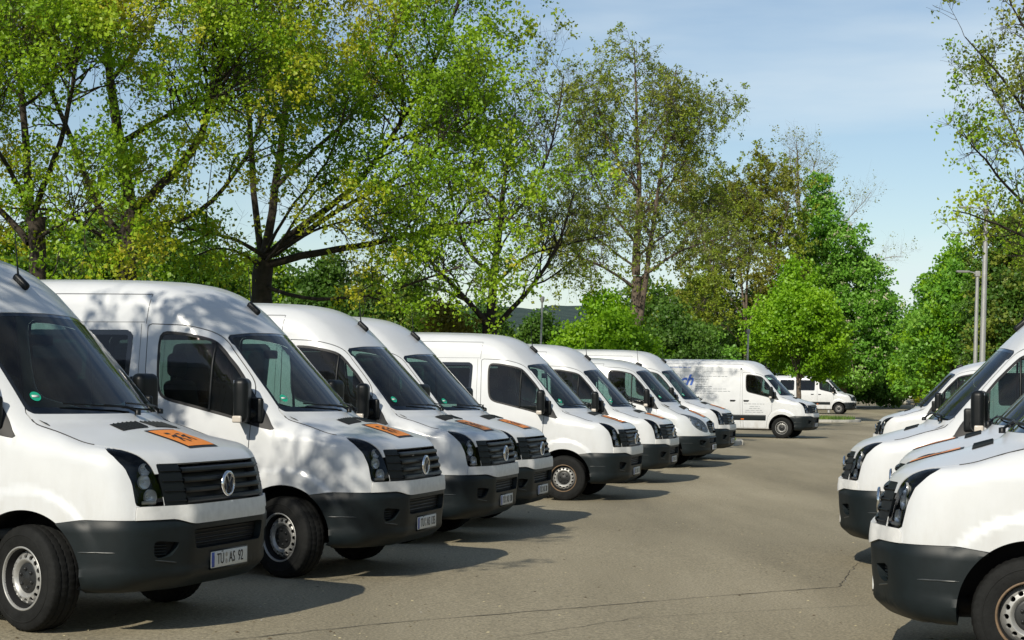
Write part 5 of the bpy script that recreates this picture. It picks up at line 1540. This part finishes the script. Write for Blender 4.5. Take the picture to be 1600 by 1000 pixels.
# lettering on the panel van (its right side)
def van_side_pt(K, x, z, lift=.003):
    P = K.body.side(np.array([x]), np.array([z]), -1)[0]; return P + K.body.normal(P) * lift
def side_text(txt, x, z, size, material, shear=0.):
    me = text_mesh(txt, size, material, .001, shear, 'LEFT', bold=.016)
    o = bpy.data.objects.new('side_lettering', me); col.objects.link(o); o.parent = v9
    P = van_side_pt(KP, x, z, .004); n_ = KP.body.normal(P)
    o.location = P; o.rotation_euler = (R(90) - math.asin(float(n_[2])), 0, 0)
side_text('ch', -3.54, 1.90, .50, M_BLUEINK, .35)
side_text('/', -4.30, 2.44, .34, M_BLUEINK, .5)
rg = np.random.default_rng(3)
def word_row(x0, x1, z, h, material):
    x = x0; bars = []
    while x < x1 - .02:
        w = min(rg.uniform(.05, .17), x1 - x)
        P = van_side_pt(KP, x + w / 2, z); bars.append(box(P, (w, .002, h * rg.uniform(.7, 1.0)))); x += w + .028
    o = obj('lettering_row', flat(cat(*bars)), material, v9); o['kind'] = 'stuff'
for a, b_, z in ((-2.87, -1.88, 2.045),): word_row(a, b_, z, .022, M_GREYINK)
for k, e in enumerate((-2.55, -2.57, -2.59, -2.36, -1.90, -1.76, -2.33)): word_row(-2.98, e, 1.93 - k * .077, .022, M_GREYINK)
word_row(-4.0, -3.15, 2.345, .024, M_BLUEINK)
for a, b_, z in ((-1.27, -.58, 1.135), (-1.08, -.74, 1.05), (-1.10, -.74, .985), (-1.22, -.66, .92), (-1.24, -.62, .86)): word_row(a, b_, z, .020, M_GREYINK)

# ------------------------------------------------------------------ lamp posts
M_GALV = mat('galvanised_steel', (.40, .40, .38), .45, metal=.5, var=.12, vscale=6)
M_LAMPG = mat('lamp_head_grey', (.28, .28, .27), .5)
def lamp_post(label, px, ptop, depth, r, arm=0.0, lean=.02):
    c = at(px, 560, depth); x0 = c[0]; z0 = gz(x0, depth); H = at(px, ptop, depth)[2] - z0
    root = empty('lamp_post', (x0, depth, z0)); tag(root, label, 'lamp post', 'lamp posts')
    top = np.array([lean * H, 0, H])
    obj('pole', tube([(0, 0, -.1), top * .5, top], [r, r * .85, r * .7], 12), M_GALV, root)
    obj('base_plate', lathe([(0, .001), (0, r * 2), (.35, r * 1.5), (.4, r)], 14, 'Z'), M_GALV, root)
    if arm:
        obj('arm', tube([top + (0, 0, -.05), top + (-arm * .5, 0, .06), top + (-arm, 0, .08)], [.026, .022, .02], 8), M_GALV, root)
        obj('lamp_head', cat(rbox(top + (-arm - .2, 0, .09), (.50, .18, .055), .025, 3), rbox(top + (-arm - .2, 0, .055), (.4, .14, .02), .008, 2)), M_LAMPG, root)
        obj('bracket', rbox(top, (.19, .19, .22), .04, 3), M_LAMPG, root)
    else:
        obj('lamp_head', lathe([(-.05, .045), (0, .07), (.12, .08), (.15, .06), (.16, 0)], 16, 'Z').move(top), M_LAMPG, root)
    return root
lamp_post('short grey lamp post behind the fifth van', 842, 470, 60, .045)
lamp_post('short pale lamp post behind the lettered panel van', 1166, 520, 76, .055)
lamp_post('thin lamp post in front of the dark bushes by the farthest van', 1296, 552, 118, .05)
lamp_post('tall thick street lamp beside the right row of vans', 1533, 328, 64, .12, .55, .015)
lamp_post('lower street lamp standing just left of the tall one', 1522, 428, 66, .09, .35, .015)

# ------------------------------------------------------------------ box truck and boulders at the far end
M_BOXW = mat('box_white', (.72, .72, .70), .5, var=.03)
M_REDINK = mat('red_lettering', (.55, .03, .03), .5)
tx = at(1470, 600, 152)[0]; tz = gz(tx, 152)
tr = empty('box_truck', (tx, 152, tz), R(165)); tag(tr, 'white box truck with red mark at the far end of the lot', 'truck')
obj('cargo_box', rbox((-1.0, 0, 2.0), (4.6, 2.2, 2.5), .04, 2), M_BOXW, tr)
cabg = np.array([(1.35, .55), (2.75, .55), (2.85, 1.2), (2.2, 1.45), (1.75, 2.15), (1.35, 2.2)])
V = np.concatenate([np.column_stack([cabg[:, 0], np.full(6, s_ * .95), cabg[:, 1]]) for s_ in (1, -1)])
Fq = [np.array([(i, (i + 1) % 6, (i + 1) % 6 + 6, i + 6) for i in range(6)])] + [np.array([(0, 5, 4), (0, 4, 3), (0, 3, 2), (0, 2, 1)]), np.array([(6, 10, 11), (6, 9, 10), (6, 8, 9), (6, 7, 8)])]
obj('cab', flat(G(V, Fq)), M_BOXW, tr)
for s_ in (1, -1): obj('cab_window', box((1.75, s_ * .955, 1.75), (.6, .012, .5)), M_GLOSSB, tr)
obj('red_mark', box((-.2, 1.104, 1.35), (1.4, .006, .28)), M_REDINK, tr)
obj('chassis', box((.2, 0, .5), (5.0, 1.0, .25)), M_DARK, tr)
for x0 in (1.9, -1.9):
    for s_ in (1, -1):
        w_ = obj('wheel', None, None, tr, mesh=WH_ME['wheel'], loc=(x0, s_ * .9, .35), rot=(0, 0, 0 if s_ > 0 else math.pi))
        for nme in ('tyre', 'rim', 'hub_cap'): obj(nme, None, None, w_, mesh=WH_ME[nme])
M_STONE = noise_mat('boulder_stone', (.28, .26, .22), (.38, .36, .30), (.48, .45, .38), 2.5, .9, .3, 20., .5, .02)
for i, (px, d, s_, lb) in enumerate(((1346, 156, .95, 'pale boulder on the grass verge beside the farthest bushes'), (1416, 150, .8, 'pale boulder near the far white vans'))):
    g_ = rbox((0, 0, .2), (1.5, 1.0, .8), .3, 4); rr = np.random.default_rng(i + 70)
    g_.V += g_.N * (.10 * np.sin(g_.V[:, :1] * 5 + i) * np.sin(g_.V[:, 1:2] * 6) + .05 * np.sin(g_.V[:, 2:3] * 9)); smooth_normals(g_); g_.scale(s_)
    x0 = at(px, 600, d)[0]
    tag(obj('boulder', g_, M_STONE, loc=(x0, d, gz(x0, d) + .05), rot=(0, 0, i * 1.3)), lb, 'boulder')
